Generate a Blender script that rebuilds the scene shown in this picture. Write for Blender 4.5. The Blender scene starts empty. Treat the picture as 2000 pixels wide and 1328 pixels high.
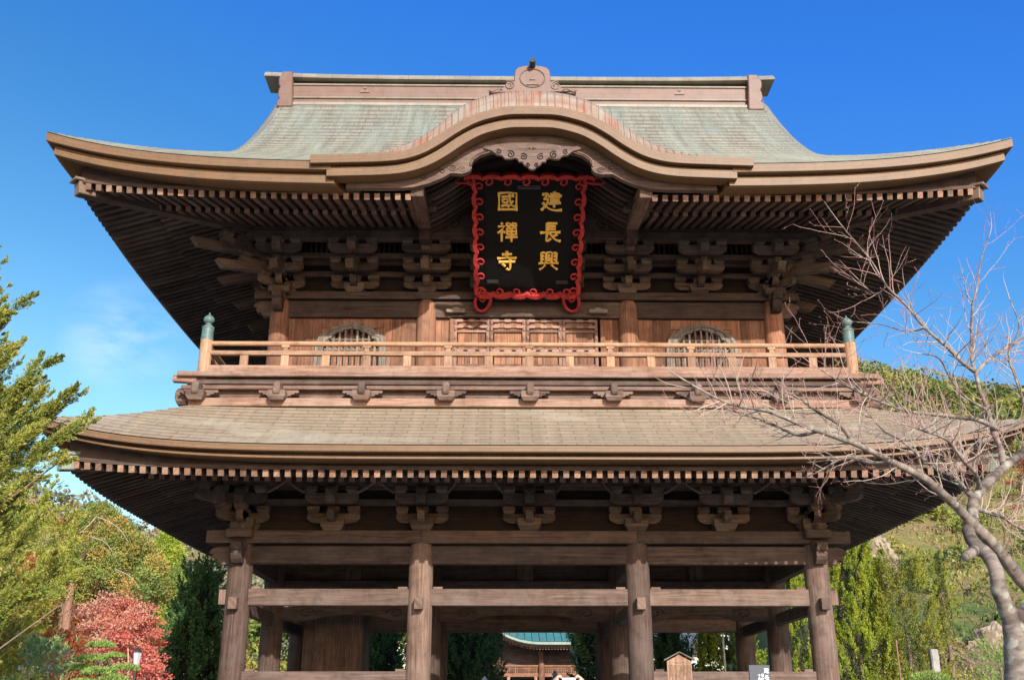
import bpy, math, random
import numpy as np
from mathutils import Vector, Matrix
R = math.radians
random.seed(7); rng = np.random.default_rng(11)
sc = bpy.context.scene
col = sc.collection
# ------------------------------------------------------------------ camera
cam = bpy.data.cameras.new('camera'); camo = bpy.data.objects.new('camera', cam); col.objects.link(camo)
cam.sensor_width = 36; cam.lens = 36.0; cam.clip_start = .1; cam.clip_end = 3000
camo.location = (-.72, -25, 1.6); camo.rotation_euler = (R(90 + 20.2), 0, R(-.7))
sc.camera = camo
# ------------------------------------------------------------------ sky and sun
SUN_EL, SUN_AZ = 24.9, 17.0           # azimuth: degrees to the right of the gate's normal
w = bpy.data.worlds.new('World'); sc.world = w; w.use_nodes = True
nt = w.node_tree; nt.nodes.clear()
def nd(t, kind, **k):
    n = t.nodes.new(kind)
    for a, v in k.items():
        if a[0] == '_': n.inputs[a[1:].replace('_', ' ')].default_value = v
        else: setattr(n, a, v)
    return n
sky = nd(nt, 'ShaderNodeTexSky', sky_type='NISHITA', sun_disc=False, sun_elevation=R(SUN_EL), sun_rotation=R(180 - SUN_AZ),
         altitude=20, air_density=1.0, dust_density=1.2, ozone_density=3.0)
hs = nd(nt, 'ShaderNodeHueSaturation', _Saturation=1.3, _Value=2.27)
bg = nd(nt, 'ShaderNodeBackground', _Strength=.142); out = nd(nt, 'ShaderNodeOutputWorld')
# a thin wisp of cloud low on the left
tc = nd(nt, 'ShaderNodeTexCoord')
mp = nd(nt, 'ShaderNodeMapping'); mp.inputs['Scale'].default_value = (5, 5, 14)
nz = nd(nt, 'ShaderNodeTexNoise', _Scale=2.2, _Detail=7.0, _Roughness=.6)
dist = nd(nt, 'ShaderNodeVectorMath', operation='DISTANCE'); dist.inputs[1].default_value = (-.344, .880, .322)
mr = nd(nt, 'ShaderNodeMapRange'); mr.inputs[1].default_value = .0; mr.inputs[2].default_value = .06; mr.inputs[3].default_value = 1; mr.inputs[4].default_value = 0
mr2 = nd(nt, 'ShaderNodeMapRange'); mr2.inputs[1].default_value = .42; mr2.inputs[2].default_value = .75; mr2.inputs[3].default_value = 0; mr2.inputs[4].default_value = .5
mu = nd(nt, 'ShaderNodeMath', operation='MULTIPLY')
mx = nd(nt, 'ShaderNodeMixRGB'); mx.inputs[2].default_value = (6.6, 6.7, 7.0, 1)
L = nt.links.new
L(tc.outputs['Generated'], mp.inputs[0]); L(mp.outputs[0], nz.inputs[0]); L(tc.outputs['Generated'], dist.inputs[0])
L(dist.outputs['Value'], mr.inputs[0]); L(nz.outputs[0], mr2.inputs[0]); L(mr.outputs[0], mu.inputs[0]); L(mr2.outputs[0], mu.inputs[1])
tn = nd(nt, 'ShaderNodeMixRGB', blend_type='MULTIPLY'); tn.inputs[0].default_value = 1
sz = nd(nt, 'ShaderNodeSeparateXYZ'); L(tc.outputs['Generated'], sz.inputs[0])
sr = nd(nt, 'ShaderNodeValToRGB'); sr.color_ramp.elements.new(.4); sr.color_ramp.elements.new(.5)
for e_, (p_, c_) in zip(sr.color_ramp.elements, ((.20, (.84, .63, .47, 1)), (.32, (.62, .53, .465, 1)), (.45, (.45, .475, .495, 1)), (.62, (.335, .455, .66, 1)))): e_.position = p_; e_.color = c_
sx_ = nd(nt, 'ShaderNodeMath', operation='MULTIPLY_ADD'); sx_.inputs[1].default_value = .22; L(sz.outputs[0], sx_.inputs[0]); L(sz.outputs[2], sx_.inputs[2])
L(sx_.outputs[0], sr.inputs[0]); L(sr.outputs[0], tn.inputs[2])
L(sky.outputs[0], hs.inputs['Color']); L(hs.outputs[0], tn.inputs[1]); L(tn.outputs[0], mx.inputs[1]); L(mu.outputs[0], mx.inputs[0])
L(mx.outputs[0], bg.inputs[0]); L(bg.outputs[0], out.inputs[0])
sl = bpy.data.lights.new('sun', 'SUN'); so = bpy.data.objects.new('sun', sl); col.objects.link(so)
sl.energy = 4.8; sl.angle = R(.55); sl.color = (1, .93, .82)
sd = Vector((math.sin(R(SUN_AZ)) * math.cos(R(SUN_EL)), -math.cos(R(SUN_AZ)) * math.cos(R(SUN_EL)), math.sin(R(SUN_EL))))
so.rotation_euler = sd.to_track_quat('Z', 'Y').to_euler(); so.location = sd * 80
sc.view_settings.view_transform = 'Standard'; sc.view_settings.look = 'None'
sc.view_settings.exposure = .5; sc.view_settings.gamma = 1

# ------------------------------------------------------------------ materials
def newmat(name):
    m = bpy.data.materials.new(name); m.use_nodes = True
    t = m.node_tree; b = t.nodes['Principled BSDF']
    return m, t, b
def ramp(t, stops):
    r = t.nodes.new('ShaderNodeValToRGB'); e = r.color_ramp.elements
    while len(e) < len(stops): e.new(.5)
    for k, (p, c) in enumerate(stops): e[k].position = p; e[k].color = (*c, 1)
    return r
def mul(t, a, b):
    n = t.nodes.new('ShaderNodeMixRGB'); n.blend_type = 'MULTIPLY'; n.inputs[0].default_value = 1
    t.links.new(a, n.inputs[1]); t.links.new(b, n.inputs[2]); return n.outputs[0]
def wood(name, dark, mid, light, grey=None, greyamt=.0, rough=.8, bump=.3, grain=24.):
    m, t, b = newmat(name); L = t.links.new
    uv = nd(t, 'ShaderNodeUVMap')
    mp = nd(t, 'ShaderNodeMapping'); mp.inputs['Scale'].default_value = (.9, grain, 1)
    L(uv.outputs[0], mp.inputs[0])
    n1 = nd(t, 'ShaderNodeTexNoise', _Scale=1.0, _Detail=8.0, _Roughness=.62, _Distortion=.9); L(mp.outputs[0], n1.inputs[0])
    mp2 = nd(t, 'ShaderNodeMapping'); mp2.inputs['Scale'].default_value = (.35, 3.2, 1); L(uv.outputs[0], mp2.inputs[0])
    wv = nd(t, 'ShaderNodeTexNoise', _Scale=1.0, _Detail=3.0, _Distortion=1.6); L(mp2.outputs[0], wv.inputs[0])
    ring = nd(t, 'ShaderNodeMath', operation='MULTIPLY'); ring.inputs[1].default_value = 26; L(wv.outputs[0], ring.inputs[0])
    sn = nd(t, 'ShaderNodeMath', operation='SINE'); L(ring.outputs[0], sn.inputs[0])
    sc_ = nd(t, 'ShaderNodeMath', operation='MULTIPLY_ADD'); sc_.inputs[1].default_value = .05; L(sn.outputs[0], sc_.inputs[0]); L(n1.outputs[0], sc_.inputs[2])
    rp = ramp(t, [(.28, dark), (.5, mid), (.74, light)]); L(sc_.outputs[0], rp.inputs[0])
    c = rp.outputs[0]
    tc = nd(t, 'ShaderNodeTexCoord')
    n3 = nd(t, 'ShaderNodeTexNoise', _Scale=.9, _Detail=5.0, _Roughness=.65); L(tc.outputs['Object'], n3.inputs[0])
    if grey:
        mxx = nd(t, 'ShaderNodeMixRGB'); mxx.inputs[2].default_value = (*grey, 1)
        mr = nd(t, 'ShaderNodeMapRange'); mr.inputs[1].default_value = .42; mr.inputs[2].default_value = .68; mr.inputs[4].default_value = greyamt
        L(n3.outputs[0], mr.inputs[0]); L(mr.outputs[0], mxx.inputs[0]); L(c, mxx.inputs[1]); c = mxx.outputs[0]
    at = nd(t, 'ShaderNodeAttribute', attribute_name='tint')
    ra = ramp(t, [(0, (.62, .60, .60)), (.5, (1, 1, 1)), (1, (1.34, 1.27, 1.17))]); L(at.outputs['Fac'], ra.inputs[0])
    mp4 = nd(t, 'ShaderNodeMapping'); mp4.inputs['Scale'].default_value = (.55, 34, 1); mp4.inputs['Location'].default_value = (3.3, 9.1, 0); L(uv.outputs[0], mp4.inputs[0])
    n4 = nd(t, 'ShaderNodeTexNoise', _Scale=1.0, _Detail=2.0, _Roughness=.5, _Distortion=.25); L(mp4.outputs[0], n4.inputs[0])
    r4 = ramp(t, [(.27, (.35, .32, .30)), (.36, (1, 1, 1))]); L(n4.outputs[0], r4.inputs[0])
    n5 = nd(t, 'ShaderNodeTexNoise', _Scale=2.6, _Detail=7.0, _Roughness=.7); L(tc.outputs['Object'], n5.inputs[0])
    r5 = ramp(t, [(.32, (.66, .62, .60)), (.5, (1, 1, 1)), (.72, (1.18, 1.17, 1.16))]); L(n5.outputs[0], r5.inputs[0])
    L(mul(t, mul(t, mul(t, c, ra.outputs[0]), r4.outputs[0]), r5.outputs[0]), b.inputs['Base Color'])
    b.inputs['Roughness'].default_value = rough
    b.inputs['Specular IOR Level'].default_value = .25
    bp = nd(t, 'ShaderNodeBump', _Strength=bump, _Distance=.012); L(sc_.outputs[0], bp.inputs['Height']); L(bp.outputs[0], b.inputs['Normal'])
    return m
M = {}
M['wood'] = wood('weathered_wood', (0.062, 0.041, 0.033), (0.126, 0.083, 0.066), (0.205, 0.142, 0.116), (0.169, 0.134, 0.117), .6)
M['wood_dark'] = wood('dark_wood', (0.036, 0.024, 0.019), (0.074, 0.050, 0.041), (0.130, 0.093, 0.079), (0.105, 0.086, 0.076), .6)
M['wood_bracket'] = wood('bracket_wood', (.05, .036, .029), (.105, .076, .06), (.18, .135, .108), (.14, .12, .10), .5)
M['wood_black'] = wood('shade_black_wood', (0.012, 0.008, 0.007), (0.024, 0.017, 0.013), (0.042, 0.030, 0.024))  # near-black: deep shade on infill, soffits and arch is put into the colour
M['wood_new'] = wood('pale_wood', (0.193, 0.105, 0.061), (0.309, 0.188, 0.118), (0.402, 0.261, 0.179), (0.309, 0.227, 0.179), .35, bump=.2)
M['wood_plank'] = wood('plank_wood', (0.120, 0.052, 0.029), (0.225, 0.108, 0.066), (0.331, 0.176, 0.118), (0.212, 0.139, 0.105), .4)
M['wood_grey'] = wood('silvered_wood', (0.082, 0.066, 0.056), (0.172, 0.148, 0.127), (0.295, 0.262, 0.234))
M['wood_edge'] = wood('deck_wood', (0.118, 0.066, 0.047), (0.203, 0.125, 0.094), (0.297, 0.203, 0.160), (0.235, 0.188, 0.164), .5)
M['wood_end'] = wood('end_grain', (0.141, 0.077, 0.050), (0.230, 0.138, 0.096), (0.320, 0.211, 0.160), (0.230, 0.179, 0.141), .5)
def shingle(name, base, alt, patina, pat_amt, streak, bw=.55, rh=.13, mort=(.09, .07, .05), var=1., lo=.38, hi=.68, ms=.009):
    m, t, b = newmat(name); L = t.links.new
    uv = nd(t, 'ShaderNodeUVMap')
    br = nd(t, 'ShaderNodeTexBrick', _Scale=1.0, _Mortar_Size=ms, _Brick_Width=bw, _Row_Height=rh, _Mortar_Smooth=.3, _Bias=0.0)
    br.inputs['Color1'].default_value = (*base, 1); br.inputs['Color2'].default_value = (*alt, 1); br.inputs['Mortar'].default_value = (*mort, 1)
    L(uv.outputs[0], br.inputs[0])
    mp = nd(t, 'ShaderNodeMapping'); mp.inputs['Scale'].default_value = streak; L(uv.outputs[0], mp.inputs[0])
    n = nd(t, 'ShaderNodeTexNoise', _Scale=1.0, _Detail=7.0, _Roughness=.62, _Distortion=.3); L(mp.outputs[0], n.inputs[0])
    mr = nd(t, 'ShaderNodeMapRange'); mr.inputs[1].default_value = lo; mr.inputs[2].default_value = hi; mr.inputs[4].default_value = pat_amt; L(n.outputs[0], mr.inputs[0])
    mx = nd(t, 'ShaderNodeMixRGB'); mx.inputs[2].default_value = (*patina, 1); L(mr.outputs[0], mx.inputs[0]); L(br.outputs[0], mx.inputs[1])
    mp3 = nd(t, 'ShaderNodeMapping'); mp3.inputs['Scale'].default_value = (4.2, .25, 1); mp3.inputs['Location'].default_value = (7, 3, 0); L(uv.outputs[0], mp3.inputs[0])
    n3 = nd(t, 'ShaderNodeTexNoise', _Scale=1.0, _Detail=6.0, _Roughness=.7); L(mp3.outputs[0], n3.inputs[0])
    r3 = ramp(t, [(.3, (1 - .34 * var, 1 - .36 * var, 1 - .4 * var)), (.52, (1, 1, 1)), (.72, (1 + .32 * var, 1 + .28 * var, 1 + .22 * var))]); L(n3.outputs[0], r3.inputs[0])
    c = mul(t, mx.outputs[0], r3.outputs[0])
    L(c, b.inputs['Base Color']); b.inputs['Roughness'].default_value = .62; b.inputs['Metallic'].default_value = .0
    b.inputs['Specular IOR Level'].default_value = .35
    bp = nd(t, 'ShaderNodeBump', _Strength=.5, _Distance=.015); L(br.outputs['Fac'], bp.inputs['Height']); bp.invert = True; L(bp.outputs[0], b.inputs['Normal'])
    return m
M['shingle_up'] = shingle('upper_shingles', (.222, .20, .155), (.185, .172, .135), (.175, .215, .185), .85, (.75, .2, 1), bw=.62, rh=.38, mort=(.085, .085, .07), var=.95, ms=.014)
M['shingle_low'] = shingle('lower_shingles', (.315, .25, .172), (.27, .215, .15), (.38, .38, .31), .75, (.16, .55, 1), bw=.62, rh=.25, mort=(.13, .10, .072), var=.5, lo=.53, hi=.74, ms=.013)
M['shingle_gable'] = shingle('gable_shingles', (.30, .135, .08), (.26, .135, .09), (.26, .29, .245), .8, (1.1, 2.2, 1), bw=3., rh=.17)
def band(name, a, bcol, pat=None, bw=.45, rh=.068):
    m, t, b = newmat(name); L = t.links.new
    uv = nd(t, 'ShaderNodeUVMap')
    br = nd(t, 'ShaderNodeTexBrick', _Scale=1.0, _Mortar_Size=.004, _Brick_Width=bw, _Row_Height=rh)
    br.inputs['Color1'].default_value = (*a, 1); br.inputs['Color2'].default_value = (*bcol, 1); br.inputs['Mortar'].default_value = (a[0] * .35, a[1] * .35, a[2] * .35, 1)
    L(uv.outputs[0], br.inputs[0])
    tc = nd(t, 'ShaderNodeTexCoord')
    n = nd(t, 'ShaderNodeTexNoise', _Scale=2.5, _Detail=6.0, _Roughness=.7); L(tc.outputs['Object'], n.inputs[0])
    r = ramp(t, [(.3, (.8, .78, .76)), (.5, (1, 1, 1)), (.75, (1.15, 1.15, 1.15))]); L(n.outputs[0], r.inputs[0])
    c = mul(t, br.outputs[0], r.outputs[0])
    if pat:
        mx = nd(t, 'ShaderNodeMixRGB'); mx.inputs[2].default_value = (*pat, 1)
        n2 = nd(t, 'ShaderNodeTexNoise', _Scale=1.1, _Detail=8.0, _Roughness=.7); L(tc.outputs['Object'], n2.inputs[0])
        mr = nd(t, 'ShaderNodeMapRange'); mr.inputs[1].default_value = .5; mr.inputs[2].default_value = .7; mr.inputs[4].default_value = .7; L(n2.outputs[0], mr.inputs[0])
        L(mr.outputs[0], mx.inputs[0]); L(c, mx.inputs[1]); c = mx.outputs[0]
    L(c, b.inputs['Base Color']); b.inputs['Roughness'].default_value = .55
    return m
M['copper'] = band('copper_edge', (0.149, 0.078, 0.027), (0.132, 0.067, 0.024))
M['copper_pink'] = band('copper_sheet', (0.158, 0.083, 0.059), (0.140, 0.076, 0.055), (0.142, 0.112, 0.087), bw=.6, rh=.5)
M['copper_dull'] = band('copper_weathered', (.17, .115, .08), (.15, .10, .07), (.20, .19, .14), bw=1, rh=1)
M['copper_green'] = band('copper_patina', (.20, .27, .23), (.24, .30, .25), (.3, .27, .2), bw=1, rh=1)
M['copper_cap'] = band('ridge_sheet', (0.248, 0.228, 0.176), (0.208, 0.192, 0.152), (0.288, 0.272, 0.216), bw=.5, rh=2)
def flat(name, c, rough=.6, var=.25, scale=8., spec=.4, metal=0., bump=0.):
    m, t, b = newmat(name); L = t.links.new
    tc = nd(t, 'ShaderNodeTexCoord'); n = nd(t, 'ShaderNodeTexNoise', _Scale=scale, _Detail=6.0, _Roughness=.65); L(tc.outputs['Object'], n.inputs[0])
    r = ramp(t, [(.3, tuple(x * (1 - var) for x in c)), (.7, tuple(min(1, x * (1 + var)) for x in c))]); L(n.outputs[0], r.inputs[0])
    L(r.outputs[0], b.inputs['Base Color']); b.inputs['Roughness'].default_value = rough; b.inputs['Specular IOR Level'].default_value = spec; b.inputs['Metallic'].default_value = metal
    if bump:
        bp = nd(t, 'ShaderNodeBump', _Strength=bump, _Distance=.02); L(n.outputs[0], bp.inputs['Height']); L(bp.outputs[0], b.inputs['Normal'])
    return m
M['red'] = flat('red_lacquer', (.37, .036, .034), .75, .4, 7, spec=.2, bump=.25)
M['black'] = flat('black_lacquer', (.007, .007, .008), .6, .2, spec=.12)
M['gold'] = flat('gold_paint', (.80, .50, .10), .45, .2, 14)
M['iron'] = flat('dark_iron', (.035, .033, .033), .5)
M['fitting'] = flat('copper_fitting', (.24, .125, .095), .5, .2)
M['bronze'] = flat('green_bronze', (.085, .15, .145), .5, .3, 6)
M['stone'] = flat('grey_stone', (.28, .27, .25), .9, .3, 5, bump=.4)
M['plaster'] = flat('white_plaster', (.72, .72, .68), .9, .06)
M['slate'] = flat('slate_board', (.045, .055, .075), .5, .1)
M['white'] = flat('white_paint', (.8, .8, .8), .5, .04)
M['ink'] = flat('faded_ink', (.10, .06, .04), .8)
M['ground'] = flat('gravel_ground', (.22, .20, .17), .95, .3, 3, bump=.5)
M['skin'] = flat('skin', (.55, .34, .26), .55, .06)
M['cloth_blue'] = flat('navy_cloth', (.04, .05, .08), .9)
M['cloth_grey'] = flat('grey_cloth', (.18, .17, .16), .9)
M['hair'] = flat('dark_hair', (.02, .017, .015), .6)
M['pole'] = flat('galvanised_pole', (0.413, 0.420, 0.435), .45, .08)
M['teal'] = band('verdigris_roof', (.055, .20, .19), (.045, .155, .165), (.16, .15, .135), bw=.6, rh=9)
M['teal'].node_tree.nodes['Principled BSDF'].inputs['Specular IOR Level'].default_value = .08; M['teal'].node_tree.nodes['Principled BSDF'].inputs['Roughness'].default_value = .8
M['rooftile'] = flat('grey_tile', (.08, .09, .11), .6)

# ------------------------------------------------------------------ mesh helpers
class MB:
    def __init__(s): s.V = []; s.F = []; s.U = []; s.T = []
    def add(s, vs, fs, us, tint=None):
        o = len(s.V); s.V += [tuple(v) for v in vs]
        tint = random.random() if tint is None else tint
        for f, u in zip(fs, us): s.F.append(tuple(i + o for i in f)); s.U.append(u); s.T.append(tint)
        return s
    def box(s, c, d, ax=None, tint=None, taper=None):
        hx, hy, hz = d[0] / 2, d[1] / 2, d[2] / 2
        loc = [Vector((x, y, z)) for z in (-hz, hz) for y in (-hy, hy) for x in (-hx, hx)]
        c = Vector(c); A = ax if ax is not None else Matrix.Identity(3)
        fs = [(0, 2, 3, 1), (4, 5, 7, 6), (0, 1, 5, 4), (2, 6, 7, 3), (0, 4, 6, 2), (1, 3, 7, 5)]
        g = max(range(3), key=lambda i: d[i]); r = [i for i in range(3) if i != g]
        ou, ov = random.random() * 50, random.random() * 50
        us = [[(loc[i][g] + ou, loc[i][r[0]] + loc[i][r[1]] + ov) for i in f] for f in fs]
        lp = loc
        if taper: lp = [Vector((p.x * (taper if p.z < 0 else 1), p.y * (taper if p.z < 0 else 1), p.z)) for p in loc]
        return s.add([c + A @ p for p in lp], fs, us, tint)
    def beam(s, p0, p1, w, h, up=(0, 0, 1), tint=None):
        p0, p1 = Vector(p0), Vector(p1); x = (p1 - p0); l = x.length; x = x / l
        y = Vector(up).cross(x).normalized(); z = x.cross(y)
        return s.box((p0 + p1) / 2, (l, w, h), Matrix((x, y, z)).transposed(), tint)
    def prism(s, pts, o, U, V, W, d, tint=None, grain=0):
        o, U, V, W = Vector(o), Vector(U), Vector(V), Vector(W); n = len(pts)
        vs = [o + U * a + V * b for a, b in pts] + [o + U * a + V * b + W * d for a, b in pts]
        ou, ov = random.random() * 50, random.random() * 50
        f = (lambda a, b: (a + ou, b + ov)) if grain == 0 else (lambda a, b: (b + ou, a + ov))
        uv = [f(a, b) for a, b in pts]
        fs = [tuple(range(n)), tuple(range(2 * n - 1, n - 1, -1))]; us = [uv, uv[::-1]]
        for i in range(n):
            j = (i + 1) % n; fs.append((j, i, n + i, n + j))
            us.append([uv[j], uv[i], (uv[i][0], uv[i][1] + d), (uv[j][0], uv[j][1] + d)])
        return s.add(vs, fs, us, tint)
    def tube(s, path, rad, n=8, tint=None, caps=True, flat=None):
        path = [Vector(p) for p in path]; m = len(path)
        rad = rad if isinstance(rad, (list, tuple)) else [rad] * m
        vs, fs, us = [], [], []; prev = None; ou, ov = random.random() * 50, random.random() * 50; ln = 0
        lens = []
        for i in range(m):
            d = (path[min(i + 1, m - 1)] - path[max(i - 1, 0)])
            if d.length < 1e-9: d = Vector((0, 0, 1))
            d.normalize()
            if prev is None: a = d.orthogonal().normalized()
            else:
                a = prev - d * prev.dot(d); a = a.normalized() if a.length > 1e-6 else d.orthogonal().normalized()
            prev = a; b = d.cross(a)
            if i: ln += (path[i] - path[i - 1]).length
            lens.append(ln)
            for k in range(n):
                t = 2 * math.pi * k / n; vs.append(path[i] + (a * math.cos(t) + b * math.sin(t)) * rad[i])
        for i in range(m - 1):
            for k in range(n):
                k2 = (k + 1) % n; fs.append((i * n + k, i * n + k2, (i + 1) * n + k2, (i + 1) * n + k))
                c = 2 * math.pi * rad[0] / n
                us.append([(lens[i] + ou, k * c + ov), (lens[i] + ou, (k + 1) * c + ov), (lens[i + 1] + ou, (k + 1) * c + ov), (lens[i + 1] + ou, k * c + ov)])
        if caps:
            for base, rev in ((0, True), ((m - 1) * n, False)):
                f = [base + k for k in range(n)]; f = f[::-1] if rev else f
                fs.append(tuple(f)); us.append([(ou, ov + .01 * k) for k in range(n)])
        return s.add(vs, fs, us, tint)
    def lathe(s, prof, c, n=20, tint=None):
        c = Vector(c); vs, fs, us = [], [], []; m = len(prof); ou, ov = random.random() * 50, random.random() * 50
        for r, z in prof:
            for k in range(n):
                t = 2 * math.pi * k / n; vs.append(c + Vector((r * math.cos(t), r * math.sin(t), z)))
        r0 = max(p[0] for p in prof)
        for i in range(m - 1):
            for k in range(n):
                k2 = (k + 1) % n; fs.append((i * n + k, i * n + k2, (i + 1) * n + k2, (i + 1) * n + k))
                w_ = 2 * math.pi * r0 / n
                us.append([(prof[i][1] + ou, k * w_ + ov), (prof[i][1] + ou, (k + 1) * w_ + ov), (prof[i + 1][1] + ou, (k + 1) * w_ + ov), (prof[i + 1][1] + ou, k * w_ + ov)])
        fs.append(tuple(range(n - 1, -1, -1))); us.append([(ou, ov + .05 * k) for k in range(n)])
        fs.append(tuple((m - 1) * n + k for k in range(n))); us.append([(ou, ov + .05 * k) for k in range(n)])
        return s.add(vs, fs, us, tint)
    def sheet(s, P, UV, tint=.5, keep=None, flip=False):
        a, b = len(P), len(P[0]); fs, us = [], []
        for i in range(a - 1):
            for j in range(b - 1):
                if keep and not keep(i, j): continue
                q = [(i, j), (i, j + 1), (i + 1, j + 1), (i + 1, j)]
                if flip: q = q[::-1]
                fs.append(tuple(x * b + y for x, y in q)); us.append([UV[x][y] for x, y in q])
        return s.add([p for r in P for p in r], fs, us, tint)
    def build(s, name, mat, parent=None, smooth=False, bevel=0):
        me = bpy.data.meshes.new(name); me.from_pydata(s.V, [], s.F)
        uv = me.uv_layers.new(name='UVMap'); uv.data.foreach_set('uv', [c for u in s.U for p in u for c in p])
        at = me.attributes.new('tint', 'FLOAT', 'FACE'); at.data.foreach_set('value', s.T)
        me.materials.append(M[mat] if isinstance(mat, str) else mat)
        if smooth: me.polygons.foreach_set('use_smooth', [True] * len(me.polygons))
        me.update()
        o = bpy.data.objects.new(name, me); col.objects.link(o)
        if parent: o.parent = parent
        if smooth == 'auto':
            me.set_sharp_from_angle(angle=R(40))
        if bevel:
            bm_ = o.modifiers.new('edge', 'BEVEL'); bm_.width = bevel; bm_.segments = 1; bm_.limit_method = 'ANGLE'; bm_.angle_limit = R(40)
        return o
def tag(o, label=None, cat=None, group=None, kind=None):
    if label: o['label'] = label
    if cat: o['category'] = cat
    if group: o['group'] = group
    if kind: o['kind'] = kind
    return o
def empty(name, loc=(0, 0, 0), rz=0):
    o = bpy.data.objects.new(name, None); o.location = loc; o.rotation_euler = (0, 0, rz); o.empty_display_size = .3
    col.objects.link(o); return o
def lerp(a, b, t): return a + (b - a) * t
def interp(pts, x): return float(np.interp(x, [p[0] for p in pts], [p[1] for p in pts]))
def smooth_curve(pts, n=8):          # Catmull-Rom through the points
    P = [Vector((*p, 0)) if len(p) == 2 else Vector(p) for p in pts]; P = [2 * P[0] - P[1]] + P + [2 * P[-1] - P[-2]]; o = []
    for i in range(1, len(P) - 2):
        for k in range(n):
            t = k / n; a, b, c, d = P[i - 1:i + 3]
            o.append(.5 * ((2 * b) + (c - a) * t + (2 * a - 5 * b + 4 * c - d) * t * t + (3 * b - a - 3 * c + d) * t ** 3))
    o.append(P[-2]); return [tuple(p[:len(pts[0])]) for p in o]
X3 = Matrix.Identity(3)

# ================================================================== THE SETTING
g = MB(); S = 900
g.add([(-S, -S, 0), (S, -S, 0), (S, S, 0), (-S, S, 0)], [(0, 1, 2, 3)], [[(0, 0), (1, 0), (1, 1), (0, 1)]])
tag(g.build('ground', 'ground'), kind='structure')

# ================================================================== THE GATE
gate = empty('temple_gate', (0, 0, 0))
tag(gate, 'two storey dark timber temple gate with copper shingle roofs and railed balcony', 'temple gate')
LX, UX = (-6.92, -2.6, 2.6, 6.92), (-6.57, -2.68, 2.68, 6.57)
PZ = .9                                                     # top of the stone podium
b = MB(); b.box((0, 4, PZ / 2), (17.4, 11.6, PZ)); b.build('podium', 'stone', gate, bevel=.03)
b = MB()
for k in range(4): b.box((0, -1.95 - .35 * (3 - k), PZ * (k + 1) / 10), (5.2, .35, PZ * (k + 1) / 5))
b.build('stone_steps', 'stone', gate, bevel=.02)
# ---- columns
def column(x, y, z0, z1, r, mat='wood', name='column', shoulder=.5):
    b = MB(); h = z1 - z0
    pr = [(r * 1.0, 0), (r, h * .5), (r * .985, h - shoulder), (r * .95, h - shoulder * .45), (r * .86, h - .09), (r * .74, h - .02), (r * .6, h)]
    b.lathe(pr, (x, y, z0), 28); o = b.build(name, mat, gate, smooth='auto'); return o
for y in (0, 4, 8):
    for x in LX:
        bb = MB(); bb.lathe([(.45, 0), (.45, .08), (.38, .16), (.32, .2)], (x, y, PZ), 20); bb.build('column_base', 'stone', gate, smooth='auto')
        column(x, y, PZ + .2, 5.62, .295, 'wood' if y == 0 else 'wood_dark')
# ---- tie beams of the lower storey
def beamp(name, p0, p1, w, h, mat='wood_dark', bev=.012, up=(0, 0, 1)):
    return MB().beam(p0, p1, w, h, up).build(name, mat, gate, bevel=bev)
def nose(name, o, U, W, d, pts, mat):                        # carved beam end, outline in the U-Z plane
    MB().prism(pts, o, U, (0, 0, 1), W, d).build(name, mat, gate)
NOSE = [(0, 0), (0, .42), (.30, .42), (.42, .38), (.5, .30), (.46, .24), (.40, .26), (.42, .16), (.34, .10), (.30, .13), (.26, .04), (.16, .0)]
for y, front in ((0, 1), (8, 0)):
    s = -1 if front else 1
    beamp('plate_beam', (-7.75, y, 5.665), (-2.6, y, 5.665), .52, .30)
    beamp('plate_beam', (-2.598, y, 5.667), (2.598, y, 5.667), .52, .30)
    beamp('plate_beam', (2.6, y, 5.665), (7.75, y, 5.665), .52, .30)
    for a, c in zip(LX[:-1], LX[1:]):
        beamp('head_beam', (a + .2, y, 5.25), (c - .2, y, 5.25), .26, .42)
        beamp('middle_tie_beam', (a + .25, y, 4.265), (c - .25, y, 4.265), .24, .385, 'wood')
    for sx in (-1, 1):
        nose('beam_nose', (sx * 7.18, y - .12, 5.02), (sx, 0, 0), (0, 1, 0), .24, NOSE, 'wood_dark')
        MB().box((sx * 7.28, y, 4.27), (.16, .12, .34)).build('tie_tenon', 'wood_edge', gate)
for y in (0, 4, 8):
    for a, c in ((LX[0], LX[1]), (LX[2], LX[3])):
        beamp('lower_tie_beam', (a + .25, y, 2.41), (c - .25, y, 2.41), .22, .37, 'wood')
        if y == 0:
            for x in (a + .42, c - .42): MB().box((x, y, 2.62), (.2, .1, .06)).build('tie_wedge', 'wood', gate)
for x in LX:
    for z, y in ((4.09, -.36), (2.2, -.36)):
        MB().box((x, y, z), (.2, .3, .27)).build('tie_tenon', 'wood', gate, bevel=.008)
for a, c in zip(LX[:-1], LX[1:]):
    for x in (a + .42, c - .42): MB().box((x, -.0, 4.485), (.22, .1, .055)).build('tie_wedge', 'wood', gate)
for x in LX:                                               # ties running front to back
    for y0, y1 in ((0, 4), (4, 8)):
        beamp('side_tie_beam', (x, y0 + .25, 5.25), (x, y1 - .25, 5.25), .24, .40)
        beamp('side_tie_beam', (x, y0 + .25, 4.09), (x, y1 - .25, 4.09), .2, .30)
        if abs(x) > 5: beamp('side_tie_beam', (x, y0 + .25, 2.41), (x, y1 - .25, 2.41), .22, .37, 'wood')
for sx in (-1, 1): beamp('side_plate_beam', (sx * 6.92, .27, 5.66), (sx * 6.92, 7.73, 5.66), .52, .29)
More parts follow.
